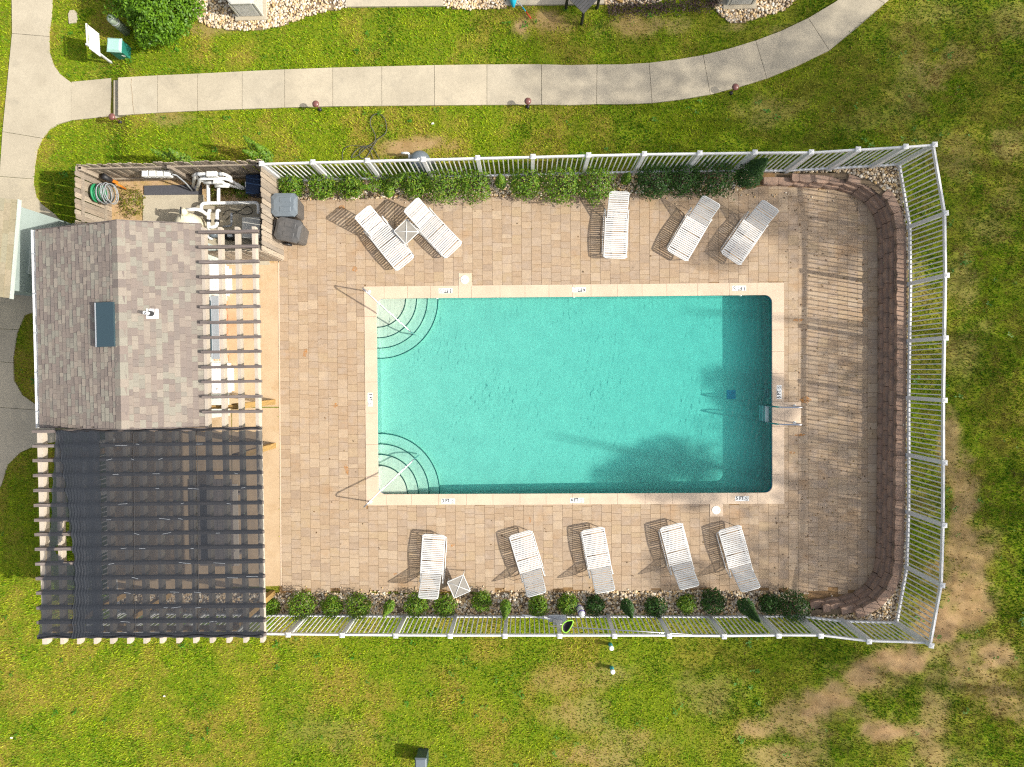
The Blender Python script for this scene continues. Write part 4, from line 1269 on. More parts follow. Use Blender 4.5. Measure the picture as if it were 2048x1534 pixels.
# ------------------------------------------------------------------ pergola
def build_pergola():
    h = thing("pergola", "weathered timber pergola of pale rafters and dark purlins beside the pool house", "pergola", (HO.x, HO.y, 0), HA)
    zr0, zr1, zp1 = 3.0, 3.2, 3.345
    xs = []
    ye = HL(300, 1284, zr0 + .1).y
    for k, px in enumerate([89.6, 123.9, 157.4, 190.7, 223.3, 257.5, 290, 322.7, 356, 389.5, 422.8, 456.3, 490, 523.8]):
        x = HL(px, 1280, zr1).x; xs.append(x)
        top = HL(440, 454, zr1).y if k >= 10 else HL(300, 861, zr1).y
        w = .085 if k != 0 else .13
        L = top - ye
        # profile with curled ends
        pr = [(0, .09), (.02, .02), (.10, 0), (L - .10, 0), (L - .02, .02), (L, .09), (L, .2), (0, .2)]
        vs = [(x - w / 2, ye + y, zr0 + z) for y, z in pr] + [(x + w / 2, ye + y, zr0 + z) for y, z in pr]
        m = len(pr)
        MB().add(vs, [tuple(range(m)), tuple(range(2 * m - 1, m - 1, -1))] + [(i, m + i, m + (i + 1) % m, (i + 1) % m) for i in range(m)]).build("rafter", MT['wood_tan'], h)
    def purlin(xa, xb, y, w):
        hh = zp1 - zr1
        pr = [(0, .05), (.05, 0), (xb - xa - .05, 0), (xb - xa, .05), (xb - xa, hh), (0, hh)]
        m = len(pr)
        vs = [(xa + x, y - w / 2, zr1 + .001 + z) for x, z in pr] + [(xa + x, y + w / 2, zr1 + .001 + z) for x, z in pr]
        MB().add(vs, [tuple(range(m)), tuple(range(2 * m - 1, m - 1, -1))] + [(i, m + i, m + (i + 1) % m, (i + 1) % m) for i in range(m)]).build("purlin", MT['wood_dark'], h)
    ysm = []
    for py in [861.5, 891, 920, 950, 980, 1010, 1039.6, 1068.6, 1098, 1127.6, 1157, 1186, 1216, 1245, 1273.5]:
        y = (HL(68, py, zp1).y + HL(520, py - 3, zp1).y) / 2; ysm.append(y)
        purlin(HL(67, 1000, zp1).x, HL(525, 1000, zp1).x, y, .075)
    for py in [463.4, 493.5, 523.6, 553.5, 583.9, 614, 644.7, 674.8, 704, 734.5, 764, 794.4, 824.4]:
        y = (HL(400, py, zp1).y + HL(518, py - 1.5, zp1).y) / 2
        purlin(HL(400, 640, zp1).x, HL(519.5, 640, zp1).x, y, .07)
    # girders and posts
    def post(px, py, top=zr0 - .2):
        p = HL(px, py, 0)
        o = MB().box(p.x - .075, p.x + .075, p.y - .075, p.y + .075, -.3, top).build("post", MT['wood_post'], h)
        return p
    P1, P2, P3 = post(546, 804), post(547, 891), post(545, 1186)
    Q1, Q2 = Vector((xs[0] + .2, P2.y)), Vector((xs[0] + .2, P3.y))
    for q in (Q1, Q2, Vector((1.3, Q2.y))):
        MB().box(q.x - .075, q.x + .075, q.y - .075, q.y + .075, -.4, zr0 - .2).build("post", MT['wood_post'], h)
    def girder(a, b):
        MB().beam((a[0], a[1], zr0 - .101), (b[0], b[1], zr0 - .101), .09, .198).build("girder", MT['wood_post'], h)
    girder((XW + .02, P1.y), (P1.x + .15, P1.y)); girder((xs[0] - .1, P2.y), (P2.x + .15, P2.y)); girder((xs[0] - .1, P3.y), (P3.x + .15, P3.y))
    # ---------------- shade cloth
    t = NT("shade_cloth")
    t.p.inputs["Base Color"].default_value = (.016, .020, .027, 1); t.p.inputs["Roughness"].default_value = .75
    tr = t.new("ShaderNodeBsdfTransparent"); mx = t.new("ShaderNodeMixShader")
    t.L(t.rng(t.noise(1.2, 4, .6, (3, .6, 1)), .3, .7, .70, .80), mx.inputs[0])
    t.L(tr.outputs[0], mx.inputs[1]); t.L(t.p.outputs[0], mx.inputs[2]); t.L(mx.outputs[0], t.n["Material Output"].inputs[0])
    cl = thing("shade_cloth", "torn black shade cloth stretched over the pergola, its outer edge folded", "shade cloth", (HO.x, HO.y, zp1), HA)
    LE = [(861, 114), (880, 111), (905, 108), (930, 108), (960, 106), (1000, 104), (1050, 101), (1090, 97), (1140, 90), (1190, 85), (1240, 80), (1274, 77)]
    def left_edge(py): return float(np.interp(py, [a for a, b in LE], [b for a, b in LE]))
    def sheet(name, xa, xb, nx, ny, dz, hole, wave, seed):
        r = random.Random(seed)
        vs = []; keep = {}
        for j in range(ny + 1):
            py = 861 + (1274 - 861) * j / ny
            for i in range(nx + 1):
                f = i / nx
                x0 = xa(py); x1 = xb(py)
                px = x0 + (x1 - x0) * f
                q = HL(px, py, zp1 + .01)
                d = min(abs(q.y - yy) for yy in ysm)
                sag = -.05 * (1 - math.exp(-(d / .09) ** 2)) + .012
                wv = wave * (fbm(np.array(q.x * 3.0), np.array(q.y * .8), 1, 3) - .5) * 2
                pleat = .03 * math.sin(px * .55 + .5 * math.sin(py * .02)) * math.exp(-((px - x0) / 26.0) ** 2) * (1 if wave else 0)
                edge = .0
                if j in (0, ny): edge = .018 * math.cos(q.x / .42 * 2 * math.pi) - .01
                vs.append((q.x, q.y + edge, sag + float(wv) + dz + abs(pleat) * .9 + (.0 if d > .05 else .004)))
                keep[(i, j)] = not (hole and ((px - 133 - 6 * math.sin(py * .13)) / 15) ** 2 + ((py - 1096) / (31 + 5 * math.sin(px * .4))) ** 2 < 1 or (hole and ((px - 131) / 5) ** 2 + ((py - 1052) / 10) ** 2 < 1))
        fs = []
        W = nx + 1
        for j in range(ny):
            for i in range(nx):
                if keep[(i, j)] and keep[(i + 1, j)] and keep[(i, j + 1)] and keep[(i + 1, j + 1)]:
                    fs.append((j * W + i, j * W + i + 1, (j + 1) * W + i + 1, (j + 1) * W + i))
        return MB().add(vs, fs).build(name, t.m, cl, True)
    sheet("cloth_panel", left_edge, lambda py: 524 + (py - 861) * .009, 150, 140, .012, True, .006, 1)
    ov_ = sheet("cloth_overlap", lambda py: np.interp(py, [861, 1040, 1130, 1274], [116, 141, 150, 146]), lambda py: 199 + (py - 861) * .02, 36, 120, .03, False, .008, 2)
    dk = t.m.copy(); dk.name = "doubled_cloth"
    for nd in dk.node_tree.nodes:
        if nd.type == 'MAP_RANGE': nd.inputs['To Min'].default_value = .78; nd.inputs['To Max'].default_value = .90
    ov_.data.materials[0] = dk
    def roll(name, pts, rad):
        MB().tube(pts, rad, 6).build(name, t_dark, cl, True)
    t_dark = MT['black']
    for py, yy in ((861, ysm[0]), (1274, ysm[-1])):
        xa = HL(left_edge(py), py, zp1).x; xb = HL(525, py, zp1).x
        pts = [(xa + (xb - xa) * k / 60, yy + .02 * math.cos(k * .66) * (1 if py < 900 else -1), .035 + .008 * math.sin(k * 1.3)) for k in range(61)]
        roll("hem", pts, .022)
    for pxs in (395, 268):      # lacing seams
        pts = [(HL(pxs + k * .06, 861 + k * 6.88, zp1).x, HL(pxs, 861 + k * 6.88, zp1).y, .022) for k in range(61)]
        roll("seam", pts, .007)
    # battens that hold the cloth down: pale lath scraps on the purlins
    r = random.Random(8)
    for yy in ysm[1:-1]:
        for _ in range(3):
            a = r.uniform(HL(210, 1000, zp1).x, HL(500, 1000, zp1).x)
            MB().beam((a, yy + r.uniform(-.02, .03), .032), (a + r.uniform(.05, .3), yy + r.uniform(-.02, .03), .032), .007, .006).build("batten", MT['grey'], cl)
build_pergola()

# ------------------------------------------------------------------ the neighbour's building at the left edge
def build_neighbour():
    z = 2.55
    a, b = U(35.5, 400, z), U(19.5, 596, z)
    d = (a - b); L = d.length; ang = math.atan2(d.y, d.x) - math.pi / 2
    h = thing("garden_building", "grey-green building with olive shingled roof at the left edge, beside the pool house gutter", "building", (b.x, b.y, ZL), ang)
    W = 3.2
    sl = .22
    z0 = z - ZL
    rd = MB().add([(0, 0, z0), (0, L, z0), (-W, L, z0 + W * sl), (-W, 0, z0 + W * sl), (0, 0, z0 - .12), (0, L, z0 - .12), (-W, L, z0 + W * sl - .12), (-W, 0, z0 + W * sl - .12)],
                  [(0, 1, 2, 3), (7, 6, 5, 4), (0, 4, 5, 1), (1, 5, 6, 2), (3, 7, 4, 0)]).build("roof", MT['shingle_olive'], h)
    shingles(rd, 0, z0 + .012, -W, z0 + W * sl + .012, 0, L, .14, random.Random(6), 70, MT['shingle_olive'], .25, .5)
    MB().box(.0, .02, -.02, L + .02, z0 - .12, z0 + .008).build("fascia", MT['siding'], h)
    wy0, wy1 = .22, L - .12
    MB().box(-W, -.12, wy0, wy1, -.1, z0 - .05).build("wall", MT['teal_wall'], h)
    dr = MB().box(-.118, -.08, wy0 + .5, wy1 - .5, 0.02, 2.1).build("door", MT['siding'], h)
    for q in (wy0, wy1):
        MB().box(-.3, .30, q - .06, q + .06, -.05, .16).build("footing", MT['concrete'], h)
build_neighbour()
# ------------------------------------------------------------------ loungers
def lounger_proto():
    """foot end at y = 0, hinge at 1.22, raised back; long axis +y"""
    t = thing("sun_lounger", None, None)
    HW = .325
    def rail_z(y): return .34 + .035 * math.sin((y - .1) / 1.3 * math.pi * 1.25)
    ys = [0.06 + 1.42 * k / 16 for k in range(17)]
    fr = MB()
    rim = [(-HW, y, rail_z(y)) for y in ys[::-1]] + [(-HW + .03, .015, rail_z(0)), (-HW + .07, 0, rail_z(0)), (HW - .07, 0, rail_z(0)), (HW - .03, .015, rail_z(0))] + [(HW, y, rail_z(y)) for y in ys]
    fr.tube(rim, .016, 8)
    fr.tube([(-HW, 1.20, rail_z(1.20) - .02), (HW, 1.20, rail_z(1.2) - .02)], .012, 6)
    fr.tube([(-HW, .62, rail_z(.62) - .05), (HW, .62, rail_z(.62) - .05)], .012, 6)
    fr.build("frame", MT['white_metal'], t, True)
    for s in (-1, 1):
        x = s * (HW + .022)
        pts = [(x, .05, rail_z(.05) - .01), (x, .10, .16), (x, .17, .035), (x, .26, .018), (x, .60, .05), (x, .90, .05), (x, 1.22, .018), (x, 1.32, .035), (x, 1.40, .16), (x, 1.48, rail_z(1.48) - .005)]
        sm = []
        for a, b in zip(pts, pts[1:]):
            for k in range(3): sm.append(Vector(a).lerp(Vector(b), k / 3))
        sm.append(Vector(pts[-1]))
        sm = soften3(sm, 3)
        MB().tube(sm, .015, 6).build("leg", MT['white_metal'], t, True)
    # straps of the seat: each lies across the rails
    st = MB()
    w = HW + .012
    pr = [(-w, -.012), (-w, .014), (-w + .02, .0185), (w - .02, .0185), (w, .014), (w, -.012)]
    vs = [(x, -.0205, z) for x, z in pr] + [(x, .0205, z) for x, z in pr]
    st.add(vs, [(i, i + 1, 7 + i, 6 + i) for i in range(5)])
    me = st.mesh("strap", MT['white_strap'])
    y = .045; r = random.Random(3)
    while y < 1.20:
        sl = (rail_z(y + .01) - rail_z(y - .01)) / .02
        inst("strap", me, t, (r.uniform(-.002, .002), y, rail_z(y)), (math.atan(sl), 0, r.uniform(-.012, .012)))
        y += .0575 + (.018 if r.random() < .14 else 0)
    # raised back
    ang = R(46); L = .80; BW = .275
    b = thing("backrest", None, None, (0, 1.20, rail_z(1.2) + .01)); b.parent = t
    del_keys(b)
    rim = [(-BW, 0, 0), (-BW, L - .06, 0), (-BW + .02, L - .02, 0), (-BW + .06, L, 0), (BW - .06, L, 0), (BW - .02, L - .02, 0), (BW, L - .06, 0), (BW, 0, 0)]
    MB().tube(rim, .015, 8).build("back_frame", MT['white_metal'], b, True)
    w = BW + .010
    pr = [(-w, -.012), (-w, .013), (-w + .02, .0175), (w - .02, .0175), (w, .013), (w, -.012)]
    vs = [(x, -.0205, z) for x, z in pr] + [(x, .0205, z) for x, z in pr]
    me2 = MB().add(vs, [(i, i + 1, 7 + i, 6 + i) for i in range(5)]).mesh("strap", MT['white_strap'])
    y = .05
    while y < L - .03:
        inst("strap", me2, b, (0, y, 0), (0, 0, r.uniform(-.01, .01)))
        y += .0565 + (.012 if r.random() < .12 else 0)
    MB().tube([(-BW + .03, .42, -.01), (-BW + .03, .30, -.30), (BW - .03, .30, -.30), (BW - .03, .42, -.01)], .010, 6).build("prop_bar", MT['white_metal'], b, True)
    b.rotation_euler = (ang, 0, 0)
    return t
def soften3(pts, k):
    for _ in range(k):
        pts = [pts[0]] + [(pts[i - 1] + pts[i] * 2 + pts[i + 1]) / 4 for i in range(1, len(pts) - 1)] + [pts[-1]]
    return pts
def del_keys(o):
    for k in list(o.keys()): del o[k]

LOUNGE = [((810.8, 528), (724, 422.5), 46, "white strap lounger on the upper terrace nearest the bins, left of the square side table"),
          ((908, 501.6), (828.7, 415.8), 44, "white strap lounger on the upper terrace just right of the square side table"),
          ((1230, 516), (1239, 384), 30, "white strap lounger standing straight in the middle of the upper terrace, head against the shrubs"),
          ((1354, 511.5), (1419, 408.7), 44, "white strap lounger second from the far right of the upper terrace, leaning right, partly shaded"),
          ((1461, 518), (1542, 410.4), 44, "white strap lounger rightmost on the upper terrace, slanted, nearest the curved block wall"),
          ((868, 1069.8), (856, 1194.8), 44, "white strap lounger leftmost on the lower terrace, left of the skewed side table"),
          ((1039.7, 1066.5), (1071, 1181), 44, "white strap lounger on the lower terrace, the first one right of the skewed side table"),
          ((1185, 1058), (1210.7, 1182.5), 44, "white strap lounger third from the left on the lower terrace, above the white plastic bottle"),
          ((1342, 1051), (1378.7, 1172), 44, "white strap lounger on the lower terrace just left below the skimmer lid slab"),
          ((1458.8, 1056), (1499.4, 1170.4), 44, "white strap lounger rightmost on the lower terrace, in full shade")]
def build_loungers():
    proto = lounger_proto()
    for i, (f, hd, an, lab) in enumerate(LOUNGE):
        o = proto if i == 0 else copy_tree(proto)
        a = U(f[0], f[1], .35); b = U(hd[0], hd[1], .34 + .80 * math.sin(R(an)))
        d = b - a
        o.location = (a.x, a.y, 0.002); o.rotation_euler = (0, 0, math.atan2(d.y, d.x) - math.pi / 2)
        want = 1.20 + .80 * math.cos(R(an))
        o.scale = (1, min(1.08, max(.95, d.length / want)), 1)
        for c in o.children:
            if c.name.startswith("backrest"): c.rotation_euler = (R(an), 0, 0)
        tag(o, lab, "lounger", "strap loungers round the pool")
build_loungers()

# ------------------------------------------------------------------ side tables
def side_table(px, py, rz, lab, top=.46, half=.255):
    p = U(px, py, top)
    t = thing("side_table", lab, "table", (p.x, p.y, .002), R(rz), "small square side tables")
    MB().rbox(-half, half, -half, half, top - .012, top - .002, .003).build("table_top", MT['glass_top'], t)
    h = half
    rim = []
    for cx, cy, a0 in ((1, 1, 0), (-1, 1, 90), (-1, -1, 180), (1, -1, 270)):
        for k in range(5):
            a = R(a0 + 22.5 * k); rim.append((cx * (h - .03) + .03 * math.cos(a), cy * (h - .03) + .03 * math.sin(a), top - .005))
    MB().tube(rim, .013, 8, closed=True).build("rim", MT['white_metal'], t, True)
    for sx, sy in ((1, 1), (-1, 1)):
        MB().tube([(-sx * (h - .01), -sy * (h - .01), top + .003), (0, 0, top + .004 + .001 * sy), (sx * (h - .01), sy * (h - .01), top + .003)], .011, 6).build("brace", MT['white_metal'], t, True)
    for sx, sy in ((1, 1), (-1, 1), (-1, -1), (1, -1)):
        MB().tube([(sx * (h - .03), sy * (h - .03), top - .02), (sx * (h - .015), sy * (h - .015), .2), (sx * (h + .01), sy * (h + .01), 0)], .012, 6).build("leg", MT['white_metal'], t, True)
side_table(812.5, 463, 43, "small square white side table standing between two slanted loungers")
side_table(917.5, 1173, 24, "small square white side table, skewed, between the lower loungers and the shrub bed")

# ------------------------------------------------------------------ pool rails and ladder
def bent(pts, r, n=5):
    """round the corners of a polyline"""
    pts = [Vector(p) for p in pts]; out = [pts[0]]
    for i in range(1, len(pts) - 1):
        a, b, c = pts[i - 1], pts[i], pts[i + 1]
        d1 = (a - b); d2 = (c - b); rr = min(r, d1.length / 2.1, d2.length / 2.1)
        p = b + d1.normalized() * rr; q = b + d2.normalized() * rr
        for k in range(n + 1):
            s = k / n; out.append((p * (1 - s) + b * s) * (1 - s) + (b * (1 - s) + q * s) * s)
    return out + [pts[-1]]
def rail(base, end, lab):
    b = U(*base); e = U(*end)
    d = (e - b).normalized()
    t = thing("hand_rail", lab, "handrail", (b.x, b.y, .012))
    L = (e - b).length
    pts = bent([(0, 0, -.02), (-d.x * .02, -d.y * .02, .86), (d.x * .10, d.y * .10, .90), (d.x * (L - .10), d.y * (L - .10), .16), (d.x * (L + .02), d.y * (L + .02), -.12), (d.x * L, d.y * L, -.50)], .12)
    MB().tube(pts, .020, 10).build("tube", MT['steel'], t, True)
    MB().lathe([(.055, 0), (.055, .012), (.03, .03)], 16).build("escutcheon", MT['marker'], t, True)
rail((738.5, 583.5), (827, 668), "stainless steel hand rail over the upper left corner stairs of the pool")
rail((741, 1003), (834, 913), "stainless steel hand rail over the lower left corner stairs of the pool")
def ladder():
    p = U(1578, 829)
    t = thing("pool_ladder", "stainless steel pool ladder with two rails and white treads at the deep end", "ladder", (p.x, p.y, .014))
    xi = U(1546, 829).x - p.x
    for s in (-1, 1):
        y = s * .245
        pts = bent([(.16, y, -.02), (.20, y, .60), (.05, y, .76), (xi - .05, y, .60), (xi - .10, y, .05), (xi - .10, y, -.85)], .16)
        MB().tube(pts, .024, 10).build("rail", MT['steel'], t, True)
        MB().lathe([(.05, 0), (.05, .012), (.03, .03)], 14, (.16, y, 0)).build("escutcheon", MT['marker'], t, True)
    for z in (-.22, -.48, -.74):
        MB().rbox(xi - .16, xi - .05, -.24, .24, z - .03, z, .006).build("tread", MT['marker'], t)
ladder()

# ------------------------------------------------------------------ plants
def leaf_cloud(n, shape, size, asp=2.2, seed=0, up=.35):
    """leaf-sized bent quads through a volume; shape(rng, n) -> points (n,3) and outward directions (n,3)"""
    g = np.random.default_rng(seed)
    P, N = shape(g, n)
    n = len(P)
    d = N + g.normal(0, .55, (n, 3)); d[:, 2] += up
    d /= np.linalg.norm(d, axis=1, keepdims=True) + 1e-9
    a = np.cross(d, g.normal(0, 1, (n, 3))); a /= np.linalg.norm(a, axis=1, keepdims=True) + 1e-9
    b = np.cross(d, a)
    L = size * g.uniform(.65, 1.35, (n, 1)); W = L / asp
    V = np.stack([P - a * L * .5, P + b * W * .5 + d * L * .08, P + a * L * .5, P - b * W * .5 + d * L * .08], 1)
    return V.reshape(-1, 3), np.arange(4 * n).reshape(n, 4)
def ball_shape(rx, ry, rz, lump=.25, cz=0.0, freq=3.0, seed=0):
    def f(g, n):
        v = g.normal(0, 1, (n, 3)); v /= np.linalg.norm(v, axis=1, keepdims=True)
        r = g.uniform(.35, 1.0, n) ** .45
        l = 1 + lump * 2 * (fbm(v[:, 0] * freq + seed * 3.7 + v[:, 2] * 2, v[:, 1] * freq + 7 - v[:, 2], 1, 3) - .5)
        P = v * (r * l)[:, None] * np.array([rx, ry, rz])
        P[:, 2] += cz
        k = P[:, 2] > .02
        return P[k], v[k]
    return f
def cone_shape(r, h, seed=0, z0=.1):
    def f(g, n):
        s = g.random(n) ** .8
        a = g.uniform(0, 6.283, n)
        rad = r * np.minimum(1, (1 - s) * 1.35 + .06) * np.minimum(1, .45 + s * 4)
        rad = rad * g.uniform(.25, 1, n) ** .4 * (1 + .5 * (fbm(a * 1.2 + seed, s * 5, 1, 3) - .5))
        P = np.stack([rad * np.cos(a), rad * np.sin(a), z0 + s * (h - z0)], 1)
        N = np.stack([np.cos(a), np.sin(a), np.full(n, .9)], 1)
        return P, N
    return f
def shrub(name, label, p, rx, rz, n, size, m, group, seed, ry=None, z=None):
    z = gz(p) if z is None else z
    t = thing(name, label, "shrub", (p.x, p.y, z), random.Random(seed).uniform(0, 6), group)
    v, f = leaf_cloud(n, ball_shape(rx, ry or rx, rz, .4, rz * .85, 2.6, seed), size, 1.9, seed)
    link(bpy.data.objects.new("crown", np_mesh("crown", v, f, m)), t)
    mb = MB(); r = random.Random(seed)
    for k in range(5):
        a = r.uniform(0, 6.28); q = r.uniform(.3, .7) * rx
        mb.tube([(0, 0, -.03), (q * .4 * math.cos(a), q * .4 * math.sin(a), rz * .6), (q * math.cos(a), q * math.sin(a), rz * 1.3)], [.018, .012, .004], 5)
    mb.build("stem", MT['bark'], t, True)
def conifer(label, base, h, r, n, m, seed, arms=1, group="slim cypress plants in the beds", spread=.35):
    p = base
    t = thing("cypress", label, "cypress", (p.x, p.y, gz(p)), 0, group)
    V, Fc, k = [], [], 0
    rd = random.Random(seed)
    mb = MB()
    for i in range(arms):
        a = rd.uniform(0, 6.28) if arms > 1 else 0
        if arms > 1: a = 2 * math.pi * i / arms + rd.uniform(-.3, .3)
        tilt = spread * rd.uniform(.7, 1.2) if arms > 1 else 0
        hh = h * (rd.uniform(.75, 1.05) if arms > 1 else 1)
        v, f = leaf_cloud(n // arms, cone_shape(r, hh, seed + i), .055, 1.7, seed + i, .6)
        M = Matrix.Rotation(a, 3, 'Z') @ Matrix.Rotation(tilt, 3, 'Y')
        v = v @ np.array(M).T
        V.append(v); Fc.append(f + k); k += len(v)
        e = M @ Vector((0, 0, hh * .9))
        mb.tube([(0, 0, -.03), (e.x * .5, e.y * .5, e.z * .5), tuple(e)], [.022, .014, .004], 5)
    link(bpy.data.objects.new("crown", np_mesh("crown", np.concatenate(V), np.concatenate(Fc), m)), t)
    mb.build("trunk", MT['bark'], t, True)

TOPB = [(583, 370, 23, "round bright shrub in the upper bed closest to the board fence, above the bins"), (643, 370, 25, "second round shrub from the board fence in the upper bed"),
        (701, 371, 23, "small round shrub in the upper bed just left of the branching light-green cypress"), (829, 365, 27, "rounded shrub in the upper bed just right of the branching light-green cypress"),
        (884, 366, 33, "wide shrub in the upper bed, first right of the dark round tank outside the fence"), (948, 366, 31, "wide shrub in the upper bed left of the thin cypress, brown tips on its leaves"),
        (1052, 364, 31, "wide shrub in the upper bed just right of the thin young cypress"), (1122, 366, 35, "large shrub in the upper bed, second from the straight lounger towards the left"),
        (1192, 369, 33, "round shrub in the upper bed directly beside the head of the straight lounger"), (1309, 360, 34, "dark round shrub in the upper bed, first right of the little thin cypress"),
        (1366, 357, 30, "dark shrub squeezed between two bigger ones near the right end of the upper bed"), (1430, 352, 38, "biggest dark shrub in the upper bed, next to the tall leaning cypress")]
for i, (x, y, r, lab) in enumerate(TOPB):
    rad = r / 71.0 * 1.24
    p = U(x, y, rad * .9)
    shrub("round_shrub", lab, p, rad, rad * 1.0, int(900 + 2600 * rad), .062, MT['leaf_dark'] if i >= 9 else MT['leaf_round'], "round shrubs in the upper gravel bed", 20 + i)
BOTB = [(541, 1214, 17, "small shrub in the lower bed at the foot of the pergola post"), (602, 1211, 29, "largest shrub at the left end of the lower bed"), (662, 1213, 22, "second full shrub from the pergola in the lower bed, smaller than its left neighbour"),
        (717, 1213, 25, "bushy shrub in the lower bed just left of the first slim cypress"), (833, 1210, 24, "shrub in the lower bed between the first slim cypress and the leftmost lounger"), (890, 1211, 23, "shrub in the lower bed below the skewed side table, left of it"),
        (963, 1203, 21, "shrub in the lower bed right of the skewed side table, touching the paving"), (1075, 1213, 20, "shrub in the lower bed straight below the second lounger's raised back"), (1136, 1208, 20, "shrub in the lower bed just left of the white plastic bottle"),
        (1190, 1210, 20, "shrub in the lower bed just right of the white plastic bottle"), (1310, 1214, 21, "shrub in the lower bed right of the dark narrow cypress"), (1373, 1208, 19, "small shrub in the lower bed below the lounger near the skimmer slab"),
        (1426, 1203, 24, "shrub in the lower bed between the two rightmost loungers"), (1540, 1209, 20, "shrub in the lower bed between the leaning cypress and the end of the block wall"), (1586, 1212, 30, "dark wide shrub at the right end of the lower bed against the stepped wall")]
for i, (x, y, r, lab) in enumerate(BOTB):
    rad = r / 71.0 * 1.1
    p = U(x, y, rad * .8)
    shrub("round_shrub", lab, p, rad, rad * .95, int(700 + 2600 * rad), .055, MT['leaf_dark'] if i in (9, 10, 12, 13, 14) else MT['leaf_round'], "round shrubs in the lower gravel bed", 50 + i)
G = "slim cypress plants in the beds"
conifer("light-green branching cypress in the upper bed, spreading in several arms across the fence", U(775, 372), 1.3, .20, 2600, MT['leaf_round'], 80, 5, spread=.5)
conifer("thin young cypress in the upper bed between two merged groups of shrubs", U(1003, 372), 1.25, .17, 1200, MT['leaf_round'], 81)
conifer("little thin cypress in the upper bed right above the straight lounger", U(1249, 364), .95, .15, 900, MT['leaf_round'], 82)
conifer("tall dark cypress at the right end of the upper bed, leaning over the white fence", U(1484, 362), 2.15, .36, 4200, MT['leaf_dark'], 83)
conifer("feathery cypress on the lawn outside the corner of the board fence", U(538, 322), 1.9, .22, 1900, MT['leaf_round'], 84, 3, spread=.14)
conifer("small cypress behind the board fence of the pump yard, only its tip showing", U(382, 335), 1.7, .22, 1400, MT['leaf_round'], 85, 2, spread=.16)
conifer("slim light cypress in the lower bed, first from the left", U(784, 1204), 1.25, .16, 1300, MT['leaf_round'], 86)
conifer("slim upright cypress in the lower bed hanging over a fence post, second from the left", U(1012, 1204), 1.45, .17, 1500, MT['leaf_round'], 87)
conifer("dark narrow cypress in the lower bed, third from the left", U(1250, 1204), 1.35, .19, 1700, MT['leaf_dark'], 88)
conifer("dark leaning cypress in the lower bed near the stepped wall", U(1481, 1203), 1.7, .22, 2200, MT['leaf_dark'], 89)
p = U(306, 2, .75)
shrub("round_shrub", "big clipped round bush at the top left corner beside the green utility box", p, 1.16, .95, 15000, .085, MT['leaf_hedge'], None, 99, 1.16, -.12)

# weeds in the pump yard
def weed(label, px, py, rx, ry, n, m, seed):
    p = U(px, py, .1)
    t = thing("weed_patch", label, "weeds", (p.x, p.y, 0))
    v, f = leaf_cloud(n, ball_shape(rx, ry, .22, .5, .05, 4, seed), .075, 3.2, seed, .5)
    link(bpy.data.objects.new("leaves", np_mesh("leaves", v, f, m)), t)
weed("dark green weeds growing beside the navy bin in the pump yard", 484, 382, .24, .28, 700, MT['leaf_round'], 3)
weed("yellow-green weeds growing between the white pipes in the pump yard", 430, 383, .13, .38, 600, MT['leaf_weed'], 4)
weed("low yellowish weeds covering the soil near the hose reel in the pump yard", 262, 405, .42, .5, 900, MT['leaf_weed'], 5)
weed("mixed weeds between the pipes and the dark green weeds in the pump yard", 455, 380, .2, .28, 450, MT['leaf_weed'], 6)

# dark purple ground cover by the upper patio
g = np.random.default_rng(5)
def cover(g, n):
    x = g.uniform(0, 3.2, n); y = g.normal(0, .12, n)
    return np.stack([x, y, g.uniform(.02, .12, n)], 1), np.tile([0, 0, 1.], (n, 1))
p = U(1215, 22)
t = tag(link(bpy.data.objects.new("ground_cover", np_mesh("ground_cover", *leaf_cloud(1500, cover, .06, 2, 5, .4), leaf_mat("purple_leaf", [(.05, .025, .03), (.09, .05, .04), (.04, .05, .015)])))), kind='stuff')
t.location = (p.x, p.y, gz(p)); t.rotation_euler = (0, 0, .05)

# ------------------------------------------------------------------ shade trees beyond the right edge of the picture
def shade_tree(label, tx, ty, h, targets, seed, leaf=.17):
    """targets: ground points (px) that the crown shades, with the height and radius of that foliage mass"""
    t = thing("tall_tree", label, "tree", (tx, ty, .5), 0, "tall trees east of the pool")
    V, Fc, k = [], [], 0
    tr = MB()
    r = random.Random(seed)
    trunk = [(0, 0, -.3), (r.uniform(-.2, .2), r.uniform(-.2, .2), h * .35), (r.uniform(-.4, .4), r.uniform(-.4, .4), h * .7), (r.uniform(-.4, .4), r.uniform(-.4, .4), h)]
    tr.tube(trunk, [.26, .2, .12, .03], 8)
    for i, (px, py, z, rad, n) in enumerate(targets):
        s = U(px, py)
        c = Vector((s.x + z / math.tan(SUN_EL) * math.cos(SUN_AZ) - tx, s.y + z / math.tan(SUN_EL) * math.sin(SUN_AZ) - ty, z - .5))
        v, f = leaf_cloud(n * 7, ball_shape(rad * 1.1, rad * 1.1, rad * .85, .7, 0, 2.2, seed + i), leaf, 1.9, seed * 13 + i)
        # ball_shape keeps z > .02 only: mirror half of the leaves below
        v = v.reshape(-1, 4, 3); half = np.arange(len(v)) % 2 == 0; v[half, :, 2] *= -1; v = v.reshape(-1, 3)
        v = v + np.array(c)
        V.append(v); Fc.append(f + k); k += len(v)
        j = min(h * .9, max(2, c.z - .35 * math.hypot(c.x, c.y)))
        tr.tube([(0, 0, j), (c.x * .5, c.y * .5, (j + c.z) / 2 + .3), tuple(c)], [.03, .02, .008], 5)
    link(bpy.data.objects.new("crown", np_mesh("crown", np.concatenate(V), np.concatenate(Fc), MT['leaf_tree'])), t)
    tr.build("trunk", MT['bark'], t, True)
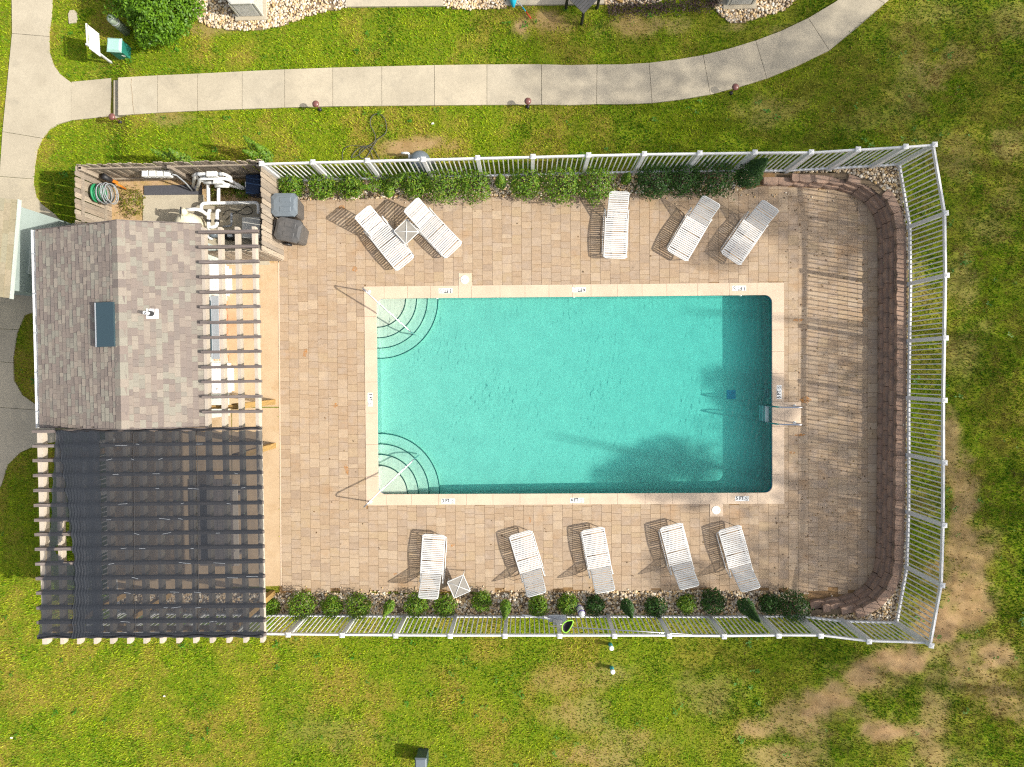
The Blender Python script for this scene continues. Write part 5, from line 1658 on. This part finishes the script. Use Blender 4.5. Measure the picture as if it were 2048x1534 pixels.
shade_tree("tall broadleaf tree beyond the right edge, shading the far end of the pool", 20.5, -5.2, 15.5,
           [(1352, 955, 13.2, .62, 130), (1412, 930, 12.8, .62, 140), (1300, 972, 13.6, .42, 60), (1465, 950, 12.4, .65, 130), (1390, 985, 13, .6, 110), (1535, 775, 11.8, .50, 70), (1555, 815, 11.6, .4, 45), (1500, 1040, 12.2, 1.3, 90), (1600, 960, 11.5, 1.4, 110), (1560, 1130, 11.5, 1.2, 90), (1660, 1060, 11, 1.3, 90)], 1)
shade_tree("tall tree beyond the right edge, shading the lower right lawn", 23.0, -10.5, 14,
           [(1620, 1130, 11.5, 1.5, 110), (1480, 1170, 12.5, 1.2, 90), (1720, 1190, 11, 1.5, 130), (1800, 1080, 10.5, 1.5, 230), (1350, 1150, 13, .8, 110), (1550, 1290, 12.5, 1.5, 200), (1750, 1310, 11.5, 1.3, 150), (1950, 1270, 10, 1.7, 260), (1990, 1450, 10, 1.7, 220), (1840, 1420, 10.8, 1.3, 120), (1480, 1360, 12.8, 1.3, 130), (1640, 1440, 11.5, 1.2, 110)], 2)
shade_tree("tall tree beyond the right edge, shading the paving by the block wall", 24.0, -1.0, 15,
           [(1660, 810, 12, 1.3, 120), (1750, 900, 11.4, 1.5, 150), (1840, 760, 11, 1.5, 260), (1920, 890, 10.6, 1.6, 300), (1700, 715, 12, .9, 110), (1640, 1010, 12, 1.0, 110), (1690, 1060, 11.6, 1.1, 130), (1640, 1110, 11.9, 1.0, 130), (1720, 1120, 11.3, 1.0, 120), (2000, 760, 10, 1.7, 300), (1990, 1000, 10, 1.8, 320), (1850, 1000, 11, 1.2, 170), (1660, 930, 12, 1.0, 150)], 3)
shade_tree("tall tree beyond the right edge, shading the upper right lawn", 25.0, 4.0, 16,
           [(1650, 470, 13, 1.1, 170), (1560, 430, 13.5, .8, 100), (1760, 430, 12, 1.4, 230), (1880, 480, 11.5, 1.7, 300), (2000, 560, 11, 1.8, 320), (1940, 330, 11.5, 1.9, 340), (1820, 270, 12, 1.6, 270), (1480, 400, 14, .8, 100), (1690, 260, 12.8, 1.5, 230), (1550, 260, 13.5, 1.5, 220), (1430, 500, 14, .7, 80), (1960, 640, 10.6, 1.2, 130)], 4)
shade_tree("tall tree beyond the upper right corner, shading the curved sidewalk", 24.0, 10.5, 17,
           [(2000, 160, 11.5, 2.0, 360), (1880, 120, 12, 1.8, 320), (1760, 160, 12.8, 1.6, 260), (1640, 130, 13.4, 1.5, 240), (1520, 130, 14, 1.5, 230), (1400, 160, 14.6, 1.4, 190), (1270, 170, 15.2, 1.3, 150), (1120, 150, 15.8, 1.0, 90), (1420, 300, 14.4, 1.4, 190), (1300, 290, 15, 1.2, 140), (1130, 275, 15.8, .9, 80), (1200, 60, 15.6, 1.8, 260), (1080, 50, 16.2, 1.4, 150), (1350, 50, 15, 1.6, 240), (1480, 30, 14.2, 1.4, 190), (1230, 360, 15, .8, 80), (1350, 350, 14.5, 1.0, 130)], 5)
# ------------------------------------------------------------------ wheeled bins
def bin_(lab, px, py, rz, lid_mat, body_mat, open_=0):
    p = U(px, py, 1.0)
    t = thing("wheeled_bin", lab, "bin", (p.x, p.y, 0), R(rz), "wheeled bins by the board fence")
    mb = MB()
    a, b, A, B = .24, .26, .30, .34
    pr = lambda w, d, z, c=.05: [(-w + c, -d, z), (w - c, -d, z), (w, -d + c, z), (w, d - c, z), (w - c, d, z), (-w + c, d, z), (-w, d - c, z), (-w, -d + c, z)]
    r0, r1, r2 = pr(a, b, .06), pr(A, B, .96), pr(A + .02, B + .02, .985)
    fs = [tuple(range(7, -1, -1))]
    for k in range(2): fs += [(k * 8 + i, k * 8 + (i + 1) % 8, k * 8 + 8 + (i + 1) % 8, k * 8 + 8 + i) for i in range(8)]
    mb.add(r0 + r1 + r2, fs).build("body", body_mat, t)
    lid = MB()
    l0, l1, l2 = pr(A + .03, B + .03, .985, .09), pr(A + .02, B + .02, 1.045, .10), pr(A - .06, B - .06, 1.075, .12)
    fs = []
    for k in range(2): fs += [(k * 8 + i, k * 8 + (i + 1) % 8, k * 8 + 8 + (i + 1) % 8, k * 8 + 8 + i) for i in range(8)]
    fs.append(tuple(range(16, 24))); fs.append(tuple(range(7, -1, -1)))
    l = lid.add(l0 + l1 + l2, fs).build("lid", lid_mat, t)
    for s in (-1, 1):
        MB().rbox(s * .13 - .07, s * .13 + .07, -.2, .12, 1.07, 1.086, .01).build("lid_rib", lid_mat, l)
    MB().tube([(-.2, B + .03, .93), (-.2, B + .10, .95), (.2, B + .10, .95), (.2, B + .03, .93)], .016, 6).build("handle", body_mat, t)
    for s in (-1, 1):
        w = MB().lathe([(.12, -.03), (.125, 0), (.12, .03)], 16).build("wheel", MT['black'], t)
        w.location = (s * .30, .26, .125); w.rotation_euler = (0, R(90), 0)
bin_("grey-blue wheeled bin with closed lid standing against the board fence, upper of the two", 569, 410, 90, MT['grey_blue'], MT['dark_grey'])
bin_("dark brownish-grey wheeled bin with closed lid, lower of the two by the board fence", 577, 460, 78, MT['dark_grey'], MT['dark_grey'])

# ------------------------------------------------------------------ pump yard
def tubes(name, mat_, parent, runs, r, world_=True):
    for pts in runs:
        mb = MB().tube(bent(pts, r * 2.6, 4), r, 10)
        mb.build(name, mat_, parent, True, world=True)
def collar(parent, pts, r, m):
    for p, d in pts:
        p = Vector(p); d = Vector(d).normalized()
        MB().tube([p - d * .035, p + d * .035], r, 10).build("coupling", m, parent, True, world=True)
def build_yard():
    pad = MB().prism(PX([(287, 390), (408, 390), (410, 405), (520, 405), (540, 530), (405, 530), (287, 470)]), -.05, .035).build("equipment_pad", MT['concrete']); tag(pad, kind='structure')
    soil = MB().prism(PX([(212, 352), (562, 350), (560, 525), (440, 528), (300, 520), (205, 470)]), -.08, .005).build("yard_soil", MT['dirt']); tag(soil, kind='structure')
    # sand filter
    p = U(380, 452, .5)
    f = thing("sand_filter", "cream dome-topped sand filter tank with multiport valve, half under the roof edge", "filter tank", (p.x, p.y, .035))
    prof = [(.30, 0), (.33, .05), (.36, .15), (.36, .62), (.34, .72), (.28, .82), (.18, .89), (.09, .92)]
    MB().lathe(prof, 28).build("tank", MT['cream'], f, True)
    v = U3(366, 420, .98); lv = (v.x - p.x, v.y - p.y)
    MB().lathe([(.11, .84), (.11, .98), (.075, 1.02), (.07, 1.05)], 16, (lv[0], lv[1] - .05, 0)).build("valve", MT['cream'], f, True)
    MB().beam((lv[0], lv[1] - .14, 1.07), (lv[0], lv[1] + .06, 1.07), .03, .03).build("valve_handle", MT['black'], f)
    MB().beam((lv[0], lv[1] - .05, .9), (0, 0, .86), .1, .1).build("valve_neck", MT['cream'], f)
    # main plumbing: one welded run of pipes
    q = U3(420, 430, .4)
    pl = thing("pool_pipework", "white plastic pipework with black unions joining filter and pump in the pump yard", "pipes", (q.x, q.y, .035))
    P = lambda x, y, z: tuple(U3(x, y, z))
    tubes("pipe", MT['pvc'], pl, [
        [P(372, 420, .95), P(392, 418, .95), P(403, 421, .9), P(413, 429, .55), P(413, 429, .1)],
        [P(402, 420, .35), P(403, 407, .35), P(419, 406, .35), P(517, 405, .35), P(517, 428, .35)],
        [P(417, 404, .35), P(416, 365, .35), P(400, 360, .5), P(386, 350, .8)],
        [P(437, 404, .3), P(437, 366, .3)],
        [P(422, 421, .2), P(417, 421, .55), P(417, 456, .55), P(417, 463, .1)],
        [P(440, 422, .2), P(434, 420, .5), P(434, 453, .5), P(418, 455, .5)],
        [P(424, 478, .2), P(417, 474, .35), P(417, 462, .35)]], .05)
    tubes("pipe", MT['grey'], pl, [[P(463, 426, .5), P(463, 452, .2), P(446, 453, .2)]], .03)
    collar(pl, [(U3(417, 442, .55), (0, 1, 0)), (U3(434, 442, .5), (0, 1, 0))], .075, MT['black'])
    o = MB().lathe([(.1, 0), (.1, .25), (.085, .27)], 18, tuple(U3(433, 471, .2))).build("pump_lid", MT['grey_blue'], pl, True, world=True)
    q = U(462, 471, .3)
    pm = thing("pool_pump", "black pool pump under the side pergola, behind the first purlin", "pump", (q.x, q.y, .035))
    m = MB().tube([(-.18, 0, .18), (.2, 0, .18)], .12, 14).build("motor", MT['black'], pm, True)
    MB().rbox(-.08, .06, -.06, .06, .28, .35, .01).build("terminal_box", MT['grey'], pm)
    MB().box(-.2, .2, -.1, .1, 0, .07).build("foot", MT['black'], pm)
    # chlorinator manifold on the fence
    q = U3(425, 344, 1.0)
    mf = thing("pipe_manifold", "white pipe manifold with grey valves hung on the upper board fence", "pipes", (q.x, q.y, .4))
    yo = EA.y + (EB.y - EA.y) * .7 - .16
    F3 = lambda x, z, dy=0: (U(x, 350, z).x, yo - dy, z)
    tubes("pipe", MT['pvc'], mf, [
        [F3(386, .2, .1), F3(390, 1.15), F3(447, 1.15), F3(462, .75), F3(462, .35, .05)],
        [F3(394, .2, .2), F3(400, .95, .08), F3(452, .95, .08), F3(470, .55, .1), F3(490, .3, .2)],
        [F3(408, .75, .14), F3(440, .75, .14), F3(485, .30, .2)], [F3(430, .6, .2), F3(458, .6, .2)]], .045)
    a = F3(425, 1.15)
    MB().rbox(a[0] - .14, a[0] + .14, a[1] - .09, a[1] + .05, 1.06, 1.25, .02).build("actuator", MT['marker'], mf, world=True)
    a = F3(437, .80, .1)
    MB().rbox(a[0] - .13, a[0] + .13, a[1] - .09, a[1] + .05, .72, .88, .02).build("actuator", MT['marker'], mf, world=True)
    for x, z in ((399, 1.15), (442, 1.15), (409, .95), (455, .75)):
        a = F3(x, z, .02); MB().lathe([(.055, -.05), (.055, .07), (.02, .10)], 10, a).build("valve", MT['grey'], mf, True, world=True)
    # four white junction boxes on the fence
    for k in range(4):
        q = F3(292 + 14.6 * k, 1.05)
        lab = ["leftmost", "second from left", "third from left", "rightmost"][k]
        b = thing("junction_box", "%s of four white boxes in a row on the upper board fence" % lab, "box", (q[0], q[1] + .05, q[2] - .12), 0, "white boxes on the board fence")
        MB().rbox(-.09, .09, -.10, .06, 0, .22, .03).build("case", MT['marker'], b)
        MB().box(-.075, .075, -.105, -.1, .02, .17).build("cover", MT['white'], b)
    q = F3(354, 1.0); 
    MB().tube(bent([F3(344, 1.1), F3(352, 1.05), F3(372, .55, .1), F3(384, .1, .2)], .1), .022, 8).build("conduit", MT['grey'], mf, True, world=True)
    # hose on a reel
    q = U3(180, 386, 1.15); q = Vector((EA.x + .13, U(190, 386, 1.0).y, 1.0))
    h = thing("hose_reel", "coils of grey and green garden hose hung inside the left board fence", "hose reel", q)
    ring = lambda r, x, n=28, ph=0, wob=.03: [(x + wob * math.sin(2 * math.pi * k / n + ph), r * (1 + .06 * math.sin(3 * 2 * math.pi * k / n + ph)) * math.cos(2 * math.pi * k / n), r * 1.12 * math.sin(2 * math.pi * k / n) - .05) for k in range(n)]
    for k in range(3): MB().tube(ring(.20 + .02 * k, .05 + .02 * k, ph=k), .016, 6, closed=True).build("green_coil", MT['hose_green'], h, True)
    for k in range(9): MB().tube(ring(.25 + .015 * (k % 3), .10 + .04 * k, ph=k * 1.3, wob=.02), .013, 6, closed=True).build("grey_coil", MT['grey'] if k % 3 else MT['hose'], h, True)
    d = MB().lathe([(.26, -.01), (.26, .02), (.2, .03)], 24).build("reel_disc", MT['hose_green'], h, True); d.rotation_euler = (0, R(90), 0)
    # orange trimmer leaning in the corner
    a, b = U3(206, 352, 1.0), U3(252, 378, .05)
    tr = thing("string_trimmer", "orange and black garden tool leaning in the corner of the board fence", "garden tool", (b.x, b.y, 0))
    MB().tube([b + Vector((0, 0, .02)), b.lerp(a, .55)], .03, 8).build("shaft", MT['orange'], tr, True, world=True)
    MB().tube([b.lerp(a, .5), a], [.06, .09], 8).build("motor", MT['black'], tr, True, world=True)
    c = b.lerp(a, .62); MB().beam(c + Vector((-.12, .05, 0)), c + Vector((.14, -.04, 0)), .08, .12).build("shroud", MT['orange'], tr, world=True)
    # mat, bins, grey box
    m = tag(MB().prism(PX([(290, 372), (405, 370), (405, 390), (290, 391)]), .036, .052).build("rubber_mat", MT['charcoal']), "long dark grey strip lying on the pump yard floor below the white boxes", "mat")
    q = U(506, 368, .55)
    n = thing("chemical_bin", "navy blue lidded bin in the corner of the pump yard", "bin", (q.x, q.y, 0))
    MB().rbox(-.20, .18, -.26, .26, 0, .5, .02).build("body", MT['navy'], n)
    MB().rbox(-.22, .19, -.28, .28, .5, .56, .025).build("lid", MT['navy'], n)
    MB().rbox(-.24, -.22, -.08, .08, .44, .53, .004).build("latch", MT['marker'], n)
    q = U(502, 455, .5)
    g = thing("equipment_cabinet", "light grey equipment cabinet with flat top in the pump yard, partly under the pergola", "cabinet", (q.x, q.y, .035))
    MB().rbox(-.24, .26, -.30, .28, 0, .46, .01).build("case", MT['grey'], g)
    MB().rbox(-.25, .27, -.31, .29, .462, .50, .012).build("lid", MT['ac_metal'], g)
    # loose black hose
    o = MB().tube(bent([P(445, 432, .06), P(455, 418, .06), P(475, 425, .06), P(497, 410, .06), P(508, 425, .06), P(490, 431, .06), P(470, 423, .06), P(452, 440, .06)], .2), .012, 6).build("black_hose", MT['hose'], None, True)
    tag(o, "thin loose black hose looping on the pump yard floor", "hose")
build_yard()

# ------------------------------------------------------------------ things on the upper lawn
def build_lawn_things():
    # path lights
    for (bx, by, lab) in ((640, 219, "bronze mushroom path light on the sidewalk edge, second from the left, above the bins"), (1055.5, 213.5, "bronze mushroom path light on the sidewalk edge, third from the left, above the fence"),
                          (1462, 186, "bronze mushroom path light on the curved part of the sidewalk, rightmost"), (236, 241, "bronze mushroom path light right beside the concrete steps, leftmost")):
        p = U(bx, by); z = gz(p)
        t = thing("path_light", lab, "path light", (p.x, p.y, z), 0, "mushroom path lights along the sidewalk")
        MB().tube([(0, 0, -.05), (0, 0, .44)], .016, 8).build("stake", MT['brown_cap'], t, True)
        MB().lathe([(.03, .34), (.035, .42), (.03, .43)], 12).build("lamp_glass", MT['flash'], t, True)
        MB().lathe([(.098, .425), (.10, .44), (.085, .468), (.05, .488), (.015, .498)], 20).build("cap", MT['brown_cap'], t, True)
        MB().lathe([(.06, -.01), (.05, .03), (.02, .05)], 10).build("base", MT['black'], t, True)
    # blank sign board on a post
    p = U(213, 118); z = gz(p)
    t = thing("yard_sign", "blank white yard sign board on a white post, top left lawn", "sign", (p.x, p.y, z), R(3))
    MB().box(-.025, .025, -.025, .025, -.2, 1.2).build("post", MT['white'], t)
    MB().rbox(.027, .045, -.10, .56, .62, 1.12, .004).build("board", MT['marker'], t)
    MB().box(-.02, .02, .0, .6, 1.13, 1.16).build("arm", MT['white'], t)
    # utility pieces
    p = U(234, 94, .35); z = gz(p)
    t = thing("utility_box", "green plastic utility pedestal with pale lid beside the white sign", "utility box", (p.x, p.y, z), R(-4))
    MB().rbox(-.19, .19, -.17, .17, -.05, .5, .02).build("body", MT['green_box'], t)
    MB().rbox(-.22, .20, -.20, .20, .5, .58, .05).build("lid", MT['green_lid'], t)
    MB().box(.06, .14, -.175, -.171, .18, .26).build("label_plate", MT['marker'], t)
    p = U(252, 62); z = gz(p)
    t = thing("cable_pedestal", "grey-green round cable pedestal at the foot of the big bush", "pedestal", (p.x, p.y, z))
    MB().lathe([(.13, -.05), (.13, .75), (.125, .80), (.10, .84), (.05, .86)], 20).build("body", MT['grey_green'], t, True)
    MB().lathe([(.135, .60), (.135, .64)], 20).build("band", MT['grey'], t, True)
    p = U(133, 24); z = gz(p)
    tag(MB().prism([(p.x + a, p.y + b) for a, b in ((-.11, -.20), (.09, -.17), (.13, -.08), (.12, .14), (.05, .20), (-.08, .19), (-.13, .08))], z - .02, z + .025).build("valve_cover", MT['concrete']), "small pale flat ground cover plate in the top left lawn", "cover plate")
    # air conditioners
    for (px, py, lab, half) in ((503, 10, "grey air conditioning unit on the left gravel bed at the top edge", .37), (1478, -14, "grey air conditioning unit on a pad at the top edge, right of the patios", .38)):
        p = U(px, py); z = gz(p)
        t = thing("air_conditioner", lab, "air conditioner", (p.x, p.y, z), R(1), "air conditioning units")
        MB().rbox(-half - .1, half + .1, -half - .1, half + .1, -.02, .07, .01).build("pad", MT['concrete'], t)
        h = .82
        def ring(w, zz, c=.09):
            return [(-w + c, -w, zz), (w - c, -w, zz), (w, -w + c, zz), (w, w - c, zz), (w - c, w, zz), (-w + c, w, zz), (-w, w - c, zz), (-w, -w + c, zz)]
        vs = ring(half - .03, .07) + ring(half - .03, h - .06)
        fs = [(i, (i + 1) % 8, 8 + (i + 1) % 8, 8 + i) for i in range(8)] + [tuple(range(8, 16))]
        MB().add(vs, fs).build("coil", MT['ac_fin'], t)
        lv = MB()
        for k in range(17):
            zz = .11 + k * .0415
            a, b = ring(half, zz), ring(half, zz + .012)
            lv.add(a + b, [(i, (i + 1) % 8, 8 + (i + 1) % 8, 8 + i) for i in range(8)] + [tuple(range(8, 16)), tuple(range(7, -1, -1))])
        tag(lv.build("louvres", MT['ac_metal'], t), kind='stuff')
        for sx in (-1, 1):
            for sy in (-1, 1):
                MB().box(sx * half - .05 * (sx > 0) , sx * half + .05 * (sx < 0), sy * half - .05 * (sy > 0), sy * half + .05 * (sy < 0), .07, h - .05).build("corner_post", MT['ac_metal'], t)
        tp = MB().add(ring(half + .01, h - .06) + ring(half + .01, h - .01) + ring(half - .02, h + .01), [(8 * k + i, 8 * k + (i + 1) % 8, 8 * k + 8 + (i + 1) % 8, 8 * k + 8 + i) for k in range(2) for i in range(8)] + [tuple(range(16, 24))]).build("top_panel", MT['ac_metal'], t)
        MB().lathe([(.27, h + .011), (.27, h + .014)], 28).build("fan_opening", MT['black'], tp)
        gb = MB()
        for r_ in (.09, .15, .21, .27):
            gb.tube([(r_ * math.cos(2 * math.pi * k / 24), r_ * math.sin(2 * math.pi * k / 24), h + .03) for k in range(24)], .006, 4, closed=True)
        for k in range(12):
            a = 2 * math.pi * k / 12; gb.tube([(.05 * math.cos(a), .05 * math.sin(a), h + .032), (.28 * math.cos(a), .28 * math.sin(a), h + .022)], .004, 4)
        gb.build("fan_guard", MT['grey'], tp, True)
        MB().lathe([(.06, h + .02), (.06, h + .04), (.03, h + .05)], 14).build("fan_hub", MT['grey'], tp, True)
    # black tank and its pipe
    p = U(839, 322, .35); z = gz(p)
    t = thing("filter_tank", "dark blue-grey round filter tank on the lawn just outside the white fence", "tank", (p.x, p.y, z))
    MB().lathe([(.26, 0), (.30, .05), (.31, .15), (.31, .34), (.30, .37), (.26, .46), (.19, .53), (.10, .57), (.05, .58)], 28).build("shell", MT['grey_blue'], t, True)
    MB().tube([(.035 * math.cos(2 * math.pi * k / 14), .035 * math.sin(2 * math.pi * k / 14) - .02, .592) for k in range(14)], .011, 6, closed=True).build("air_valve", MT['marker'], t, True)
    MB().box(-.02, .42, -.32, .18, -.02, .03).build("base_slab", MT['dark_grey'], t)
    a, b, c = U3(803, 306, .35) - Vector((p.x, p.y, z)), U3(818, 306, .35) - Vector((p.x, p.y, z)), U3(820, 322, .30) - Vector((p.x, p.y, z))
    MB().tube(bent([a, b, c, (c.x, c.y, .02)], .07), .035, 10).build("pipe", MT['pvc'], t, True)
    # loose garden hose
    pts = [(748, 322), (740, 300), (728, 291), (712, 300), (700, 318), (716, 312), (735, 293), (752, 284), (752, 270), (742, 255), (739, 240), (748, 228), (760, 226), (771, 238), (775, 262), (768, 272), (754, 278),
           (752, 285), (742, 300), (732, 318), (722, 320), (716, 305), (730, 292), (748, 297), (758, 318), (762, 322)]
    sm = soften3(resample3([U3(x, y) + Vector((0, 0, gz(U(x, y)) + .02)) for x, y in pts], .05), 6)
    tag(MB().tube(sm, .012, 6).build("garden_hose", MT['hose'], None, True), "dark garden hose lying in loose loops on the lawn outside the white fence", "hose")
    pts = [(686, 322), (684, 306), (690, 294), (706, 291), (724, 293), (745, 291)]
    tag(MB().tube(soften3(resample3([U3(x, y) + Vector((0, 0, gz(U(x, y)) + .018)) for x, y in pts], .05), 6), .009, 6).build("thin_cable", MT['hose'], None, True), "thin dark cable curving over the lawn left of the loose garden hose", "cable")
    # patio things at the top edge
    p = U(1027, 0, .4)
    t = thing("folded_parasol", "turquoise folded parasol lying at the top edge patio with a striped pole over the lawn", "parasol", (p.x, p.y, .05))
    a, b = U3(1026, -24, .25), U3(1027, 15, .10)
    MB().tube([a, a.lerp(b, .6), b], [.16, .11, .03], 9).build("canopy", MT['cyan'], t, True, world=True)
    a, b = U3(1036, 2, .12), U3(1062, 37, .06)
    MB().tube([a, a.lerp(b, .35)], .012, 8).build("pole", MT['grey'], t, True, world=True)
    MB().tube([a.lerp(b, .35), a.lerp(b, .6)], .018, 8).build("grip", MT['cyan'], t, True, world=True)
    MB().tube([a.lerp(b, .6), b], .02, 8).build("tip", MT['red'], t, True, world=True)
    p = U(1167, -8, .70)
    t = thing("patio_table", "dark slatted patio table at the top edge patio", "table", (p.x, p.y, .05), R(45))
    for k in range(9): MB().box(-.36, .36, -.36 + k * .08, -.36 + k * .08 + .07, .66, .69).build("slat", MT['dark_grey'], t)
    for sx in (-1, 1):
        for sy in (-1, 1): MB().box(sx * .32 - .03, sx * .32 + .03, sy * .32 - .03, sy * .32 + .03, -.05, .659).build("leg", MT['black'], t)
    p = U(1228, -2); z = gz(p)
    tag(MB().beam((p.x - .2, p.y + .1, z + .06), (p.x + .25, p.y - .1, z + .06), .12, .1).build("timber_block", MT['wood_post']), "tan timber piece lying in the gravel right of the upper patio", "timber")
    # right of the hoses: a white tag in the lawn and scraps
    for k, (x, y, s, lab) in enumerate(((866, 248, .04, "small white scrap lying on the lawn above the black tank"), (330, 1391, .035, "small white scrap on the lawn below the pergola"), (25, 1474, .04, "small white scrap at the lower left corner of the lawn"))):
        p = U(x, y); z = gz(p)
        tag(MB().add([(p.x - s, p.y - s * .6, z + .04), (p.x + s, p.y - s * .5, z + .05), (p.x + s * .8, p.y + s * .6, z + .045), (p.x - s * .7, p.y + s * .5, z + .06)], [(0, 1, 2, 3), (3, 2, 1, 0)]).build("paper_scrap", MT['marker']), lab, "scrap")
    # bottom edge box
    p = U(842, 1526, .5); z = gz(p)
    t = thing("utility_box", "dark green-blue utility box at the bottom edge of the lawn", "utility box", (p.x, p.y, z))
    MB().rbox(-.15, .15, -.22, .16, -.05, .52, .03).build("body", MT['black_box'], t)
    MB().rbox(-.17, .17, -.24, .18, .52, .60, .04).build("lid", MT['grey_blue'], t)
    # clean-out pipes
    for x, y, lab in ((1220.5, 1288.5, "short teal clean-out pipe with white cap on the lawn, nearer the fence"), (1223, 1335, "short teal clean-out pipe with white cap on the lawn, farther from the fence")):
        p = U(x, y); z = gz(p)
        t = thing("cleanout_pipe", lab, "pipe", (p.x, p.y, z), 0, "teal clean-out pipes")
        MB().lathe([(.058, -.1), (.058, .28)], 16).build("pipe", MT['teal_pipe'], t, True)
        MB().lathe([(.07, .27), (.07, .32), (.06, .335)], 16).build("cap", MT['marker'], t, True)
def resample3(pts, step):
    ls = [0]
    for a, b in zip(pts, pts[1:]): ls.append(ls[-1] + (b - a).length)
    n = max(2, int(ls[-1] / step)); out = []; j = 0
    for i in range(n + 1):
        t = ls[-1] * i / n
        while j < len(pts) - 2 and ls[j + 1] < t: j += 1
        out.append(pts[j].lerp(pts[j + 1], (t - ls[j]) / max(1e-9, ls[j + 1] - ls[j])))
    return out
build_lawn_things()

# ------------------------------------------------------------------ pool cleaning gear on the lower fence
def build_gear():
    zt = H_BOT + .03
    a, b, c = U3(1098, 1252, zt - .35), U3(1385, 1269, zt + .02), U3(1160, 1255.5, zt - .2)
    t = thing("leaf_net", "leaf net with lime green rim and long grey pole resting on the lower fence", "pool net", (a.x, a.y, a.z))
    MB().tube([a, b], .016, 8).build("pole", MT['steel'], t, True, world=True)
    n = U3(1133, 1252, zt - .15)
    rim = []
    for x, y in ((1124, 1252), (1127, 1246), (1135, 1241), (1146, 1240.5), (1146, 1246), (1142, 1254), (1137, 1262), (1132, 1265.5), (1127, 1264), (1124, 1259)):
        p = U3(x, y, zt - .12); rim.append(p)
    rs = []
    for i in range(len(rim)):
        for k in range(3): rs.append(rim[i].lerp(rim[(i + 1) % len(rim)], k / 3))
    rs = [(rs[i - 1] + rs[i] * 2 + rs[(i + 1) % len(rs)]) / 4 for i in range(len(rs))]
    MB().tube(rs, .017, 8, closed=True).build("rim", MT['lime'], t, True, world=True)
    ce = sum(rs, Vector()) / len(rs)
    inner = [ce.lerp(p, .6) + Vector((0, 0, -.10)) for p in rs]
    m = len(rs)
    MB().add(rs + inner + [ce + Vector((0, 0, -.13))], [(i, (i + 1) % m, m + (i + 1) % m, m + i) for i in range(m)] + [(m + i, m + (i + 1) % m, 2 * m) for i in range(m)]).build("netting", MT['net'], t, True, world=True)
    p = U(1114, 1234, .5)
    v = thing("vacuum_head", "pale grey pool vacuum head with bristles hanging on the lower fence beside the leaf net", "vacuum head", (p.x, p.y, .62))
    MB().rbox(-.25, .25, -.09, .11, 0, .06, .02).build("plate", MT['grey'], v)
    for k in range(4): MB().box(-.22 + k * .12, -.14 + k * .12, -.08, .10, -.03, -.001).build("roller", MT['flash'], v)
    MB().tube([(-.05, 0, .05), (-.05, .02, .16), (-.5, .12, .3), (-1.0, .25, .45)], .02, 8).build("handle", MT['grey'], v, True)
    MB().rbox(-.12, .14, -.16, -.02, .06, .10, .01).build("swivel", MT['ac_metal'], v)
    p = U(1157, 1214, .2); q = U(1167, 1236, .9)
    d = Vector((q.x - p.x, q.y - p.y, .75))
    b = thing("float_bottle", "white plastic bottle-shaped pool float with purple bands standing by the lower fence", "pool float", (p.x, p.y, .05))
    dn = d.normalized()
    MB().tube([dn * .0, dn * .06, dn * .16, dn * .42, dn * .62, dn * .68], [.04, .085, .10, .10, .085, .05], 14).build("bottle", MT['marker'], b, True)
    for s in (.2, .5): MB().tube([dn * s, dn * (s + .06)], .1025, 14).build("band", MT['purple'], b, True)
build_gear()

# ------------------------------------------------------------------ under the pergola
def build_picnic():
    a, b = HL(436, 960, .75), HL(436, 1134, .75)
    p = U(440, 1046, .74)
    t = thing("picnic_table", "long dark picnic table under the shade cloth", "table", (p.x, p.y, 0), HA)
    L = abs(a.y - b.y) / 2
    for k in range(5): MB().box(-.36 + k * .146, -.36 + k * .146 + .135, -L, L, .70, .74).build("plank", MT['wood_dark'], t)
    for y in (-L * .7, L * .7):
        MB().beam((-.5, y, .02), (-.1, y, .68), .04, .09).build("leg", MT['wood_dark'], t); MB().beam((.5, y, .02), (.1, y, .68), .04, .09).build("leg", MT['wood_dark'], t)
    for s, px in ((1, 466), (-1, 408)):
        q = U(px, 1050, .44)
        b_ = thing("bench", "pale long bench on the pool side of the dark picnic table" if s > 0 else "long bench on the house side of the dark picnic table, deep under the cloth", "bench", (q.x, q.y, 0), HA, "benches under the shade cloth")
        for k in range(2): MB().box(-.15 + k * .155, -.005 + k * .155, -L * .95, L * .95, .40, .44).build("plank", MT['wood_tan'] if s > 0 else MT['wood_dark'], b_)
        for y in (-L * .7, L * .7): MB().box(-.12, .12, y - .03, y + .03, 0, .399).build("leg", MT['wood_dark'], b_)
build_picnic()
# dry leaves and twigs on the paving of the shaded end
def litter():
    n = 420
    x = np.concatenate([rng.uniform(7.3, 10.2, 260), rng.uniform(-6.5, 9, n - 260)]); y = rng.uniform(-6.2, 5.2, n)
    k = inside(DECK, x, y) & ~((x > OX0 - .1) & (x < OX1 + .1) & (y > OY0 - .2) & (y < OY1 + .2))
    x, y = x[k], y[k]
    P = np.stack([x, y, np.full(len(x), .012)], 1)
    def f(g, m): return P, np.tile([0, 0, 1.], (len(P), 1))
    v, fc = leaf_cloud(len(P), f, .055, 2.0, 4, 1.5)
    tag(link(bpy.data.objects.new("dry_leaves", np_mesh("dry_leaves", v, fc, leaf_mat("dry_leaf", [(.12, .06, .02), (.20, .11, .04), (.07, .04, .02), (.25, .17, .05)], .1)))), kind='stuff')
litter()
